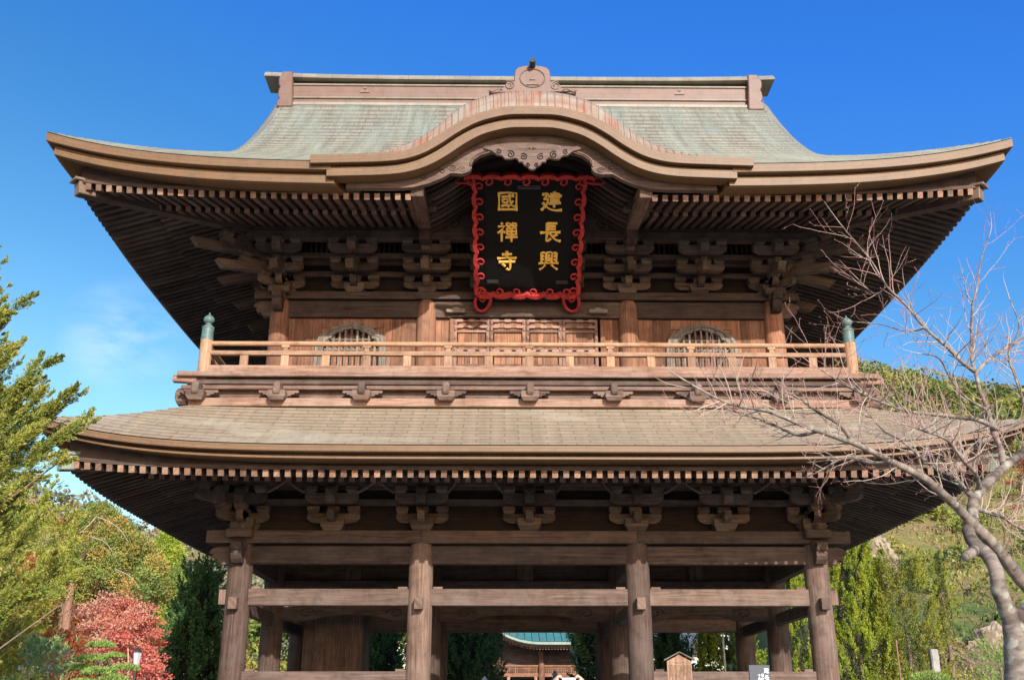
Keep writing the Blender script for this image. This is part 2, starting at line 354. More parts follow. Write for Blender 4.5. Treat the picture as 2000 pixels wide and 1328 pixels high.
for a, c in zip(LX[:-1], LX[1:]):                          # inner row: panelled frieze and rainbow beams
    m = (a + c) / 2
    MB().box((m, 4.02, 5.38), (c - a - .5, .06, .5)).build('frieze_panel', 'wood_dark', gate)
    MB().box((m, 3.97, 5.38), (.42, .1, .5)).build('frieze_strut', 'wood_dark', gate)
    beamp('frieze_beam', (a + .25, 4, 5.04), (c - .25, 4, 5.04), .24, .2)
    l = c - a - .5; q = [(0, 0), (.6, 0), (.9, .03), (1.25, .13), (1.7, .17), (l - 1.7, .17), (l - 1.25, .13), (l - .9, .03), (l - .6, 0), (l, 0), (l, .36), (0, .36)]
    o = MB().prism(q, (a + .25, 3.86, 4.07), (1, 0, 0), (0, 0, 1), (0, 1, 0), .28).build('rainbow_beam', 'wood_dark', gate)
    for sg, x0 in ((1, a + .95), (-1, c - .95)):
        pth = [(x0 + sg * (.26 - .2 * k / 14) * math.cos(k * .55) , 3.855, 4.27 + (.13 - .085 * k / 14) * math.sin(k * .55)) for k in range(15)]
        MB().tube(pth, .012, 5).build('scroll_carving', 'wood_black', o)
    beamp('rear_beam', (a + .25, 8, 4.58), (c - .25, 8, 4.58), .22, .37)
    MB().box((m, 8.0, 4.84), (c - a - .5, .06, .42)).build('rear_panel', 'wood_dark', gate)
MB().box((0, 4, 5.9), (13.2, 7.4, .08)).build('storey_floor', 'wood_black', gate)
b = MB()
for k in range(5): b.box((-6.10 + .335 * k, 5.2, 3.05), (.33, .05, 4.3))
for k in range(5): b.box((-4.6, 5.36 + .33 * k, 3.05), (.05, .325, 4.3))
st = b.build('stair_enclosure', 'wood_dark', gate)
MB().box((-5.43, 5.15, 5.25), (1.75, .1, .14)).build('stair_header', 'wood_dark', st)

# carved animal head on the corner columns
def head(x, y, z, k, mat):
    b = MB()
    pr = [(0, 0), (.05, .02), (.12, -.02), (.2, .0), (.3, .08), (.36, .17), (.35, .26), (.42, .30), (.46, .38), (.44, .47), (.36, .5), (.28, .47), (.2, .52), (.1, .56), (0, .56)]
    pr = [(a * k, c * k) for a, c in pr]
    b.prism(pr, (x - .13 * k, y, z), (0, -1, 0), (0, 0, 1), (1, 0, 0), .26 * k)
    for sg in (-1, 1):
        b.lathe([(.0, 0), (.04 * k, .01), (.045 * k, .03), (.02 * k, .06)], (x + sg * .09 * k, y - .37 * k, z + .36 * k), 8)
        b.prism([(0, 0), (.1 * k, .05 * k), (.16 * k, .16 * k), (.1 * k, .2 * k), (0, .15 * k)], (x + sg * .13 * k, y - .08 * k, z + .3 * k), (0, -1, 0), (0, 0, 1), (sg, 0, 0), .05 * k)
    b.build('carved_head', mat, gate, bevel=.01)
for sx in (-1, 1):
    head(sx * 6.92, -.24, 5.02, 1.0, 'wood_dark'); head(sx * 6.57, .16, 11.63, .98, 'wood_dark')
    MB().box((sx * 6.92, -.3, 5.72), (.62, .42, .2)).build('plate_end', 'wood_dark', gate, bevel=.03)
    MB().box((sx * 6.57, .12, 12.2), (.56, .42, .2)).build('plate_end', 'wood_dark', gate, bevel=.03)

# ---- bracket sets (base block on the plate, arms stepping outward, bearing blocks)
def bracket(base, n, z0, tiers, pitch, arm0, step, half, dw, tail=False, tier_skip=(), nosez=None, diag=False):
    n = Vector(n).normalized(); l = Vector((0, 0, 1)).cross(n); A = Matrix((l, n, Vector((0, 0, 1)))).transposed(); base = Vector(base)
    P = lambda a, bb, z: base + l * a + n * bb + Vector((0, 0, z))
    ah, bh = pitch * .58, pitch * .42
    def block(mb, a, bb, z, w_, h_):
        mb.box(P(a, bb, z + h_ * .72), (w_, w_, h_ * .56), A); mb.box(P(a, bb, z + h_ * .22), (w_, w_, h_ * .44), A, taper=.72)
    m0 = MB(); block(m0, 0, 0, z0, dw, arm0 + .1)
    root = m0.build('bracket_set', 'wood_bracket', gate)
    for k in range(tiers):
        z = z0 + arm0 + k * pitch; off = k * step
        am = MB()
        h_ = half
        out = [(-h_, ah), (-h_, ah * .5), (-h_ + .05, ah * .24), (-h_ + .14, ah * .05), (-h_ + .22, 0), (h_ - .22, 0), (h_ - .14, ah * .05), (h_ - .05, ah * .24), (h_, ah * .5), (h_, ah)]
        if not diag:
            am.prism(out, P(0, off - .085, z), l, (0, 0, 1), n, .17)
            am.build('bracket_arm', 'wood_bracket', root)
            for a in (-h_ + .15, 0, h_ - .15):
                bm = MB(); block(bm, a, off, z + ah, .3, bh); bm.build('bearing_block', 'wood_bracket', root)
        # forward arm carrying the next step
        f0, f1 = off - .1, off + step + .14
        fw = [(0, 0), (f1 - f0 - .2, 0), (f1 - f0 - .06, ah * .2), (f1 - f0, ah * .5), (f1 - f0, ah), (0, ah)]
        if k < tiers - 1 or diag:
            MB().prism(fw, P(-.085, f0, z), n, (0, 0, 1), l, .17).build('forward_arm', 'wood_bracket', root)
        if diag and k < tiers:
            bm = MB(); block(bm, 0, off + step, z + ah, .3, bh); bm.build('bearing_block', 'wood_bracket', root)
    zt = z0 + arm0 + (tiers - 1) * pitch; off = (tiers - 1) * step
    # nose of the top tier
    np_ = [(0, 0), (.24, 0), (.34, .05), (.38, .15), (.36, .3), (.30, .38), (.2, .41), (0, .41)]
    MB().prism(np_, P(-.11, off, zt - .02), n, (0, 0, 1), l, .22).build('bracket_nose', 'wood_bracket', root)
    if tail:
        for kk, (zz, ln) in enumerate(tail):
            p0, p1 = P(0, -.1, zz + .30), P(0, ln, zz - .10)
            d = (p1 - p0).normalized(); u = l.cross(d) if l.cross(d).z > 0 else -l.cross(d)
            tl = (p1 - p0).length
            MB().prism([(0, -.1), (tl - .16, -.1), (tl, .12), (0, .12)], p0 - l * .1, d, u, l, .2).build('tail_rafter', 'wood_bracket', root)
    return root
LZ, UZ = 5.815, 12.22
low_x = (-4.76, -2.6, 0, 2.6, 4.76)
for x in low_x: bracket((x, 0, 0), (0, -1, 0), LZ, 2, .41, .2, .46, .64, .56)
for y in (2, 4, 6, 8):
    for sx in (-1, 1): bracket((sx * 6.92, y, 0), (sx, 0, 0), LZ, 2, .41, .2, .46, .64, .56)
up_x = (-4.62, -2.68, -.89, .89, 2.68, 4.62)
TAIL = [(UZ + .42, 1.35)]
for x in up_x: bracket((x, .4, 0), (0, -1, 0), UZ, 3, .36, .14, .43, .64, .54, TAIL if abs(x) > 1 else False)
SIDE_T = [(UZ + .42, 1.75)]
for y in (2.1, 3.9, 5.8, 7.6):
    for sx in (-1, 1): bracket((sx * 6.57, y, 0), (sx, 0, 0), UZ, 3, .36, .14, .43, .64, .54, SIDE_T)
for sx in (-1, 1):
    bracket((sx * 6.92, 0, 0), (0, -1, 0), LZ, 2, .41, .2, .46, .6, .56)
    bracket((sx * 6.92, 0, .004), (sx, 0, 0), LZ, 2, .41, .2, .46, .6, .55)
    bracket((sx * 6.92, 0, .008), (sx, -1, 0), LZ, 2, .41, .2, .62, .6, .54, diag=True)
    bracket((sx * 6.57, .4, 0), (0, -1, 0), UZ, 3, .36, .14, .43, .6, .54, TAIL)
    bracket((sx * 6.57, .4, .004), (sx, 0, 0), UZ, 3, .36, .14, .43, .6, .53, SIDE_T)
    bracket((sx * 6.57, .4, .008), (sx, -1, 0), UZ, 3, .36, .14, .60, .6, .52, [(UZ + .35, 2.0), (UZ + .72, 2.75)], diag=True)
# continuous boards linking the sets, wall behind, purlins
def ringbeams(name, hx, y0, y1, z, w_, h_, mat='wood_dark'):
    beamp(name, (-hx, y0, z), (hx, y0, z), w_, h_, mat, .008); beamp(name, (-hx, y1, z), (hx, y1, z), w_, h_, mat, .008)
    for sx in (-1, 1): beamp(name, (sx * hx, y0 + w_ / 2, z), (sx * hx, y1 - w_ / 2, z), w_, h_ - .006, mat, .008)
ringbeams('link_beam', 6.92, 0, 8, LZ + .72, .13, .16)
ringbeams('link_beam', 6.93, .01, 7.99, LZ + 1.12, .13, .16)
ringbeams('eave_purlin', 7.38, -.46, 8.46, LZ + 1.17, .22, .26)
ringbeams('link_beam', 6.57, .4, 7.6, UZ + .58, .13, .15)
ringbeams('link_beam', 6.58, .41, 7.59, UZ + .95, .13, .15)
ringbeams('link_beam', 7.0, -.03, 8.03, UZ + .94, .12, .13)
ringbeams('eave_purlin', 7.43, -.46, 8.46, UZ + 1.31, .24, .24)
ringbeams('eave_board', 7.40, -.43, 8.43, UZ + 1.56, .1, .27)
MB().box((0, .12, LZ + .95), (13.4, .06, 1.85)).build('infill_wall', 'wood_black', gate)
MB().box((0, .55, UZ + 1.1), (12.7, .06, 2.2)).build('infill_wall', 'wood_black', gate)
for sx in (-1, 1):
    MB().box((sx * 6.8, 4, LZ + .95), (.06, 7.6, 1.85)).build('infill_wall', 'wood_black', gate)
    MB().box((sx * 6.45, 4, UZ + 1.1), (.06, 6.8, 2.2)).build('infill_wall', 'wood_black', gate)
b = MB()
for i in range(len(low_x) + 1):                              # rope carved battens in arches between the lower sets
    xs = (-6.92,) + low_x + (6.92,); a, c = xs[i] + .62, xs[i + 1] - .62; pk = .30
    for k in range(2):
        pts = []
        for t in range(19):
            u = t / 18; x = lerp(a, (a + c) / 2 - (.0 if c - a < 1.3 else .45), u) if k == 0 else lerp(c, (a + c) / 2 + (.0 if c - a < 1.3 else .45), u)
            pts.append((x, -.66, LZ + .84 + pk * (u ** 1.3) + .018 * math.sin(u * 34)))
        MB().tube(pts, .036, 6).build('rope_batten', 'wood', gate, smooth=True)
b = MB()                                                     # slatted strip high in the upper bracket zone
for k in range(90):
    x = -6.3 + 12.6 * k / 89; b.box((x, .38, UZ + 1.28), (.055, .05, .5))
b.build('vent_slats', 'wood_dark', gate)

# ---- roofs
def make_roof(X, Y0, Y1, z0, P, lift, reach, decay, Xg=None, tmax=None, bow=0):
    cy = (Y0 + Y1) / 2; HY = (Y1 - Y0) / 2
    def z(x, y):
        tx, ty = X - abs(x), HY - abs(y - cy)
        if Xg is not None and abs(x) <= Xg + 1e-6: t, d = ty, (max(0, tx - ty) if tx > ty else 0)
        else: t, d = min(tx, ty), abs(tx - ty)
        s = max(0, 1 - d / X) ** reach
        return z0 + P(max(t, 0)) + lift * s * max(0, 1 - max(t, 0) / decay) ** 2
    return z
UP = dict(X=11.22, Y0=-4.3, Y1=12.3, z0=13.55, lift=.73, reach=4.8, decay=5., bow=.30)
LO = dict(X=10.72, Y0=-3.8, Y1=11.8, z0=7.01, lift=.62, reach=5.5, decay=4., bow=.28)
UPP = lambda t: .59 * t + .0040 * t ** 3
LOP = lambda t: .52 * t + .034 * t * t
zu = make_roof(P=UPP, Xg=8.0, **UP); zl = make_roof(P=LOP, **LO)
def eave_lift(r, d): return r['lift'] * max(0, 1 - d / r['X']) ** r['reach']
# edge point: side 0 front, 1 right, 2 back, 3 left; s in [-1,1]; inset t; dz below the roof's edge
def edge(r, side, s, t, dz):
    X, cy, HY = r['X'], (r['Y0'] + r['Y1']) / 2, (r['Y1'] - r['Y0']) / 2
    half = X if side in (0, 2) else HY
    d = half * (1 - abs(s)); zz = r['z0'] + eave_lift(r, d) + dz
    if side == 0: return (s * (X - t), cy - (HY - t), zz)
    if side == 2: return (-s * (X - t), cy + (HY - t), zz)
    t_ = t + r['bow'] * min(1, d / 2.4) ** 1.3 * (3 - 2 * min(1, d / 2.4)) * max(0, 1 - t / 1.6)
    if side == 1: return (X - t_, cy + s * (HY - t), zz)
    return (-(X - t_), cy - s * (HY - t), zz)
def eave_band(name, r, prof, mat, parent, sides=(0, 1, 2, 3), cut=None):
    # prof: closed loop of (inset, dz)
    b = MB()
    for sd_ in sides:
        rngs = [(-1, 1)] if not (cut and sd_ == 0) else [(-1, -cut), (cut, 1)]
        half = r['X'] if sd_ in (0, 2) else (r['Y1'] - r['Y0']) / 2
        for s0, s1 in rngs:
            n = 72 if s1 - s0 > 1.5 else 36
            P_, U_ = [], []
            acc = [0]
            for i in range(len(prof)):
                p, q = prof[i], prof[(i + 1) % len(prof)]; acc.append(acc[-1] + math.hypot(p[0] - q[0], p[1] - q[1]))
            for i in range(n + 1):
                s = lerp(s0, s1, i / n)
                P_.append([edge(r, sd_, s, *p) for p in prof] + [edge(r, sd_, s, *prof[0])])
                U_.append([(s * half, a) for a in acc])
            b.sheet(P_, U_, flip=True)
            if cut and sd_ == 0:
                for i, fl in ((0, 1), (n, 0)):
                    pts = P_[i][:-1]; b.add(pts, [tuple(range(len(pts)))[::(1 if fl else -1)]], [[(0, .1 * k) for k in range(len(pts))]])
    return b.build(name, mat, parent)
def roof_rows(r, zf, t0, t1, row, xr, mat, name, keepf=None, nx=150, lip=.018, side=0):
    """courses of shingles as stepped rows; xr(t) = half width of the row"""
    b = MB(); cy, HY, X = (r['Y0'] + r['Y1']) / 2, (r['Y1'] - r['Y0']) / 2, r['X']
    ts = [t0]; v = 0; vs = [0]
    while ts[-1] < t1 - 1e-6:
        sl = (zf(0, cy - HY + ts[-1] + .05) - zf(0, cy - HY + ts[-1])) / .05 if side == 0 else .7
        dt = row / math.sqrt(1 + sl * sl); ts.append(min(t1, ts[-1] + dt)); v += row; vs.append(v)
    for k in range(len(ts) - 1):
        P_, U_ = [], []
        for (t, dz, vv) in ((ts[k], lip, vs[k]), (ts[k], lip, vs[k]), (ts[k + 1], 0, vs[k + 1])):
            rr, uu = [], []
            for i in range(nx + 1):
                s = -1 + 2 * i / nx; h = xr(t)
                if side == 0: x, y = s * h, cy - HY + t
                elif side == 2: x, y = -s * h, cy + HY - t
                elif side == 1: x, y = X - t, cy + s * h
                else: x, y = -(X - t), cy - s * h
                zz_ = zf(x, y) + dz
                if side in (1, 3):
                    dd_ = max(0, HY - abs(y - cy)); q_ = min(1, dd_ / 2.4); x -= math.copysign(r['bow'] * q_ ** 1.3 * (3 - 2 * q_) * max(0, 1 - t / 1.6), x)
                rr.append((x, y, zz_)); uu.append(((x if side in (0, 2) else y), vv + .002))
            P_.append(rr); U_.append(uu)
        # first strip is the lip's vertical face
        P_[0] = [(p[0], p[1], p[2] - lip) for p in P_[0]]
        U_[0] = [(u[0], u[1] - .003) for u in U_[0]]
        b.sheet(P_, U_, keep=keepf and (lambda i, j, P_=P_: keepf(P_[i][j])))
    return b.build(name, mat, gate)

# karahafu: curved gable over the middle of the front eave.  (x, z) of its lower edge line, its crest line
KE = [(0, 14.977), (.55, 14.96), (1.0, 14.86), (1.42, 14.70), (1.85, 14.43), (2.25, 14.12), (2.62, 13.89), (3.0, 13.76), (3.45, 13.70), (4.2, 13.67), (5.08, 13.645)]
KC = [(0, 15.70), (.5, 15.68), (1.0, 15.58), (1.42, 15.42), (1.75, 15.20), (2.15, 14.80), (2.5, 14.46), (2.85, 14.21), (3.3, 14.0), (3.8, 13.86), (4.4, 13.78), (5.08, 13.73)]
def sym(pts, n=7):
    half = smooth_curve(pts, n); return [(-x, z) for x, z in half[:0:-1]] + half
KEs, KCs = sym(KE, 7), sym(KC, 7)
kzc = lambda x: interp(KCs, x); kze = lambda x: interp(KEs, x)

ukeep = lambda p: not (abs(p[0]) < 4.6 and p[1] < 1.0 and p[2] < kzc(p[0]) - .02)
upper = roof_rows(UP, zu, 0, 8.3, .19, lambda t: 11.22 - t if t < 3.22 else 8.0 - .3 * ((t - 3.22) / 5.1) ** 2, 'shingle_up', 'upper_roof', ukeep, 190, lip=.035)
def sub(o, p): o.parent = p; o.matrix_parent_inverse = Matrix.Identity(4); return o
sub(roof_rows(UP, zu, 0, 8.3, .5, lambda t: 11.22 - t if t < 3.22 else 8.0, 'shingle_up', 'rear_slope', None, 60, side=2), upper)
for sd_ in (1, 3): sub(roof_rows(UP, zu, 0, 4.0, .17, lambda t: 8.3 - t, 'shingle_up', 'side_slope', None, 60, side=sd_), upper)
lower = roof_rows(LO, zl, 0, 2.9, .25, lambda t: 10.72 - t, 'shingle_low', 'lower_roof', None, 150, lip=.024)
for sd_ in (1, 3): sub(roof_rows(LO, zl, 0, 3.3, .125, lambda t: 7.8 - t, 'shingle_low', 'side_slope', None, 70, lip=.014, side=sd_), lower)
sub(roof_rows(LO, zl, 0, 2.9, .5, lambda t: 10.72 - t, 'shingle_low', 'rear_slope', None, 50, side=2), lower)
# rounded verges and gables at the two ends of the upper roof
for sx in (-1, 1):
    vb = MB(); rows = []; uvr = []
    tt = [3.22 + (8.3 - 3.22) * k / 40 for k in range(41)]
    for y_dir in (1, -1):
        P_, U_ = [], []
        for t in tt:
            xe = 8.0 - .3 * ((t - 3.22) / 5.1) ** 2; y = 4 - y_dir * (8.3 - t); zz = zu(7.9, y)
            bulge = .30 + .16 * (t - 3.22) / 5.1
            P_.append([(sx * xe, y, zz + .005), (sx * (xe + bulge * .5), y, zz - .05), (sx * (xe + bulge * .85), y, zz - .2), (sx * (xe + bulge), y, zz - .42), (sx * (xe + bulge - .04), y, zz - .6), (sx * (xe - .3), y, zz - .6)])
            U_.append([(k * .2, t * 1.3) for k in range(6)])
        vb.sheet(P_, U_, flip=(sx * y_dir > 0))
    vb.build('verge', 'shingle_up', upper, smooth='auto')
    gb = MB(); pts = [(-(8.3 - t), zu(7.9, 4 - (8.3 - t)) - .5) for t in tt] + [((8.3 - t), zu(7.9, 4 - (8.3 - t)) - .5) for t in tt[::-1]]
    gb.prism(pts, (sx * 7.4, 4, 0), (0, 1, 0), (0, 0, 1), (-sx, 0, 0), .1); gb.build('gable_wall', 'wood_dark', gate)

# eave bands
CUT = 4.62 / 11.22
eave_band('eave_band', UP, [(0, .02), (0, -.20), (.05, -.225), (.45, -.225), (.45, -.02)], 'copper', upper, cut=CUT)
eave_band('eave_band', UP, [(.16, -.24), (.16, -.47), (.22, -.50), (.7, -.50), (.7, -.24)], 'copper', upper, cut=CUT)
EB = [(UP, 12.985, .60, upper, 4.2 / 11.22), (LO, 6.525, .58, lower, None)]
eave_band('eave_band', LO, [(0, .02), (0, -.13), (.04, -.15), (.40, -.15), (.40, .0)], 'copper', lower)
eave_band('eave_band', LO, [(.14, -.21), (.14, -.255), (.18, -.275), (.6, -.275), (.6, -.21)], 'copper', lower)
eave_band('eave_board', LO, [(.2, -.155), (.24, -.207), (.6, -.207), (.6, -.155)], 'wood', lower)
for r, zt, ti, ro, ct in EB:                                 # deep eave boards standing on the flying rafters
    b = MB()
    for sd_ in range(4):
        half = r['X'] if sd_ in (0, 2) else (r['Y1'] - r['Y0']) / 2
        for s0, s1 in ([(-1, 1)] if not (ct and sd_ == 0) else [(-1, -ct), (ct, 1)]):
            P_, U_ = [], []
            for i in range(61):
                s = lerp(s0, s1, i / 60); lf = eave_lift(r, half * (1 - abs(s)))
                q = [edge(r, sd_, s, ti + .06, 0), edge(r, sd_, s, ti + .06, 0), edge(r, sd_, s, ti + .05, 0), edge(r, sd_, s, ti - .02, 0), edge(r, sd_, s, ti - .02, 0)]
                zz = [r['z0'] + lf - .1, zt + .08 + lf * .34 + .1, zt + .08 + lf * .34 + .095, zt + .08 + lf * .34 + .09, zt + .079 + lf * .34]
                P_.append([(a[0], a[1], h) for a, h in zip(q, zz)]); U_.append([(s * half, k * .15) for k in range(5)])
            b.sheet(P_, U_, flip=True)
    b.build('eave_board', 'wood_dark', ro)

# rafters: flying tier (outer) and base tier (inner), all four sides
RL = .34                                                   # the rafters rise less towards the corners than the roof's edge
RAFT = []                                                   # (distance to camera, roof, p0, p1, w, h, kind)
def rafters(r, wall_hx, wall_y0, wall_y1, tip_t, zf_tip, base_t, zb_tip, slope, zrise, fs, roof, gap=None, w_=.125, h_=.15):
    cy, HY, X = (r['Y0'] + r['Y1']) / 2, (r['Y1'] - r['Y0']) / 2, r['X']
    tip_f, zf_f = tip_t, zf_tip
    for side in range(4):
        tip_t, zf_tip = (tip_f, zf_f) if True else (.22, zf_f)
        half = X if side in (0, 2) else HY
        n = int(2 * (half - tip_f - .25) / fs); n -= n % 2
        for k in range(n + 1):
            a = (k - n / 2) * fs
            lf = eave_lift(r, half - abs(a) * half / (half - tip_t)) * RL
            wl = (wall_hx if side in (0, 2) else (wall_y1 - wall_y0) / 2)
            # inner end: the wall line, or the hip when beyond the wall's corner
            tin = (X - wall_hx) if side in (1, 3) else (HY - (wall_y1 - wall_y0) / 2)
            tin_f = tin - .0 if abs(a) < wl else max(tip_t + .15, half - abs(a))
            for kind, tt, zt, t2 in (('f', tip_t, zf_tip, min(base_t + .35, tin_f)), ('b', base_t, zb_tip, tin_f)):
                if gap and side == 0 and abs(a) < gap: continue
                if t2 - tt < .1: continue
                # lift fades towards the wall
                z_0 = zt + lf * (1 if kind == 'f' else .75); z_1 = z_0 + (t2 - tt) * (slope if kind == 'b' else .30) - (0 if kind == 'f' else lf * .3 * min(1, (t2 - tt) / 3))
                pt = lambda t, z_: {0: (a, cy - HY + t, z_), 2: (-a, cy + HY - t, z_), 1: (X - t, cy + a, z_), 3: (-(X - t), cy - a, z_)}[side]
                p0, p1 = pt(tt, z_0), pt(t2, z_1)
                dcam = (Vector(p0) - camo.location).length + (0 if (side == 0 and kind == 'f') else 100)
                RAFT.append((dcam, roof, p0, p1, w_, h_))
    # boarding above both tiers
    tip_t, zf_tip = tip_f, zf_f
    def soffit(name, t0, z0_, l0, t1, z1_, l1, outer=False):
        T0 = (t0, z0_)
        b = MB()
        for side in range(4):
            half = X if side in (0, 2) else HY; t0, z0_ = T0
            P_, U_ = [], []
            for i in range(81):
                s = -1 + 2 * i / 80; d = half * (1 - abs(s)); lf = eave_lift(r, d)
                pass
                row, ur = [], []
                for t, z_, l in ((t0, z0_, l0), (t1, z1_, l1)):
                    e = edge(r, side, s, t, 0); row.append((e[0], e[1], z_ + lf * l)); ur.append((s * half, t))
                P_.append(row); U_.append(ur)
            kf = None
            if gap and side == 0: kf = lambda i, j: not (abs(P_[i][0][0]) < gap and abs(P_[i + 1][0][0]) < gap)
            b.sheet(P_, U_, keep=kf)
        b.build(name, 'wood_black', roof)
    soffit('soffit', tip_t - .03, zf_tip + .078, RL, base_t + .1, zf_tip + .078 + (base_t - tip_t + .1) * .30, RL, True)
    tw = HY - (wall_y1 - wall_y0) / 2
    soffit('soffit', base_t - .1, zb_tip + .078, RL * .75, tw, zb_tip + .078 + (tw - base_t) * slope, RL * .5)
    eave_band('rafter_board', r, [(base_t - .04, zb_tip - r['z0'] + .075), (base_t - .04, zb_tip - r['z0'] + .20), (base_t + .14, zb_tip - r['z0'] + .20), (base_t + .14, zb_tip - r['z0'] + .075)], 'wood_dark', roof, cut=(gap / X if gap else None))
rafters(UP, 6.57, .4, 7.6, .60, 12.985, 1.95, 13.29, .30, 0, .2405, upper, gap=2.85)
rafters(LO, 6.92, 0, 8, .58, 6.525, 1.85, 6.70, .27, 0, .2405, lower)
RAFT.sort(key=lambda q: q[0])
rest = {upper.name: MB(), lower.name: MB()}
for i, (d, roof, p0, p1, w_, h_) in enumerate(RAFT):
    if i < 100:
        o = MB().beam(p0, p1, w_, h_).build('rafter', 'wood_dark', roof)
        o.data.materials.append(M['wood_end']); o.data.polygons[4].material_index = 1
    else: rest[roof.name].beam(p0, p1, w_, h_)
for ro in (upper, lower):
    o = tag(rest[ro.name].build('rafters', 'wood_dark', ro), kind='stuff'); o.data.materials.append(M['wood_end'])
    for k in range(4, len(o.data.polygons), 6): o.data.polygons[k].material_index = 1
# hip rafters with copper caps
for r, wx, wy0, wy1, a, zt, roof in ((UP, 6.57, .4, 7.6, 4.02, 13.19, upper), (LO, 6.92, 0, 8, 3.25, 6.74, lower)):
    for sx in (-1, 1):
        for fy, wy in ((-1, wy0), (1, wy1)):
            d = Vector((sx, fy, 0)).normalized(); tip = Vector((sx * (wx + a), wy + fy * a, zt)); inn = Vector((sx * wx, wy, zt + .75))
            MB().beam(inn, tip, .26, .34).build('hip_rafter', 'wood_dark', roof)
            ax = (tip - inn).normalized()
            c = MB(); c.beam(tip - ax * .35, tip + ax * .05, .28, .32)
            c.beam(tip - ax * .5 + Vector((0, 0, .19)), tip + ax * .18 + Vector((0, 0, .19)), .36, .07)
            c.build('hip_cap', 'copper_dull' if roof is upper else 'copper_green', roof, bevel=.012)

# main ridge
b = MB(); b.box((-.08, 4, 20.55), (15.5, .62, 1.1)); ridge = b.build('roof_ridge', 'copper_pink', gate, bevel=.02)
b = MB()
for z_, w_, h_ in ((20.25, .86, .12), (20.52, .74, .05), (21.02, .72, .06)): b.box((-.08, 4, z_), (15.4, w_, h_))
b.build('ridge_moulding', 'copper_cap', ridge, bevel=.015)
b = MB()
P_, U_ = [], []
for i in range(41):
    s = -1 + 2 * i / 40; x = -.10 + s * 8.36; e = .10 * abs(s) ** 4
    sec = [(-.5, 21.14), (-.52, 21.19), (-.40, 21.35), (0, 21.42), (.40, 21.35), (.52, 21.19), (.5, 21.14), (-.5, 21.14)]
    P_.append([(x, 4 + q, zz + e) for q, zz in sec]); U_.append([(x, k * .2) for k in range(len(sec))])
b.sheet(P_, U_, flip=True)
for i in (0, 40): b.add(P_[i][:-1], [tuple(range(7))[::(1 if i else -1)]], [[(0, .1 * k) for k in range(7)]])
b.build('ridge_cap', 'copper_cap', ridge)
for sx in (-1, 1):
    pr = [(-.34, -.55), (.34, -.55), (.40, -.44), (.36, -.32), (.28, -.25), (.34, -.18), (.36, -.05), (.34, .12), (.28, .2), (.36, .3), (.38, .5), (.34, .60), (.24, .66), (.24, .79), (-.24, .79), (-.26, .3), (-.3, -.1)]; pr = [(q * .72, zz * 1.0) for q, zz in pr]
    b = MB(); b.prism([(sx * q, zz) for q, zz in pr], (-.08 + sx * 7.62, 3.45, 20.6), (1, 0, 0), (0, 0, 1), (0, 1, 0), 1.1)
    b.build('ridge_end', 'copper_pink', ridge, bevel=.03)
    b = MB(); x0 = -.03 + sx * 5.15
    for tri in ([(-.06, .10), (.06, .10), (0, .2)], [(-.16, -.04), (0, -.04), (-.08, .09)], [(0, -.04), (.16, -.04), (.08, .09)]):
        b.prism(tri, (x0, 3.69, 20.78), (1, 0, 0), (0, 0, 1), (0, -1, 0), .03)
    b.build('triangle_crest', 'copper_dull', ridge)

# ---- karahafu
def offs(pts, d):                                            # offset a polyline downward along its normal
    o = []
    for i, (x, z_) in enumerate(pts):
        a, c = pts[max(i - 1, 0)], pts[min(i + 1, len(pts) - 1)]; tx, tz = c[0] - a[0], c[1] - a[1]; l = math.hypot(tx, tz)
        o.append((x + tz / l * d, z_ - tx / l * d))
    return o
N_ = 181
xs = [-5.08 + 10.16 * i / (N_ - 1) for i in range(N_)]
def resamp(pts):
    L_ = [0]
    for a, c in zip(pts[:-1], pts[1:]): L_.append(L_[-1] + math.hypot(c[0] - a[0], c[1] - a[1]))
    q = np.linspace(0, L_[-1], N_); return list(zip(np.interp(q, L_, [p[0] for p in pts]), np.interp(q, L_, [p[1] for p in pts]))), L_[-1]
E_, EL = resamp(KEs); C_, CL = resamp(KCs)
YF = -4.42
P_, U_ = [], []
for i in range(N_):
    (xe, ze), (xc, zc) = E_[i], C_[i]; u = i / (N_ - 1) * EL
    row = [(xe, YF, ze)]; ur = [(0, u)]
    for k in range(1, 6):
        a = k / 5 * math.pi / 2; row.append((lerp(xe, xc, 1 - math.cos(a)) * 1.0, YF + .04 + .5 * (1 - math.cos(a)), lerp(ze, zc, math.sin(a)))); ur.append((k * .17, u))
    row += [(xc, -2.5, zc + .05), (xc, -1.0, zc + .1), (xc, 0.8, zc + .12)]; ur += [(2.2, u), (3.6, u), (5.2, u)]
    P_.append(row); U_.append(ur)
kg = MB().sheet(P_, U_).build('curved_gable', 'shingle_gable', gate, smooth=True)
seam = MB()
for i in range(3, N_ - 3, 3):
    r_ = P_[i]; seam.tube([(p[0], p[1] - .003, p[2] + .004) for p in r_[:6]], .011, 4)
seam.build('roof_seam', 'copper_dull', kg)
def kband(name, d0, d1, y0, y1, mat, pts=E_, ends=True):
    a, c = offs(pts, d0), offs(pts, d1); P_, U_ = [], []; ac = 0
    for i in range(len(pts)):
        if i: ac += math.hypot(pts[i][0] - pts[i - 1][0], pts[i][1] - pts[i - 1][1])
        P_.append([(a[i][0], y0, a[i][1]), (c[i][0], y0, c[i][1]), (c[i][0], y1, c[i][1]), (a[i][0], y1, a[i][1]), (a[i][0], y0, a[i][1])])
        U_.append([(ac, .0), (ac, d1 - d0), (ac, d1 - d0 + y1 - y0), (ac, .8), (ac, 1.)])
    b = MB().sheet(P_, U_, flip=True)
    for i in (0, len(pts) - 1): b.add(P_[i][:4], [(0, 1, 2, 3)[::(1 if i == 0 else -1)]], [[(0, 0), (0, .1), (.3, .1), (.3, 0)]])
    return b.build(name, mat, kg)
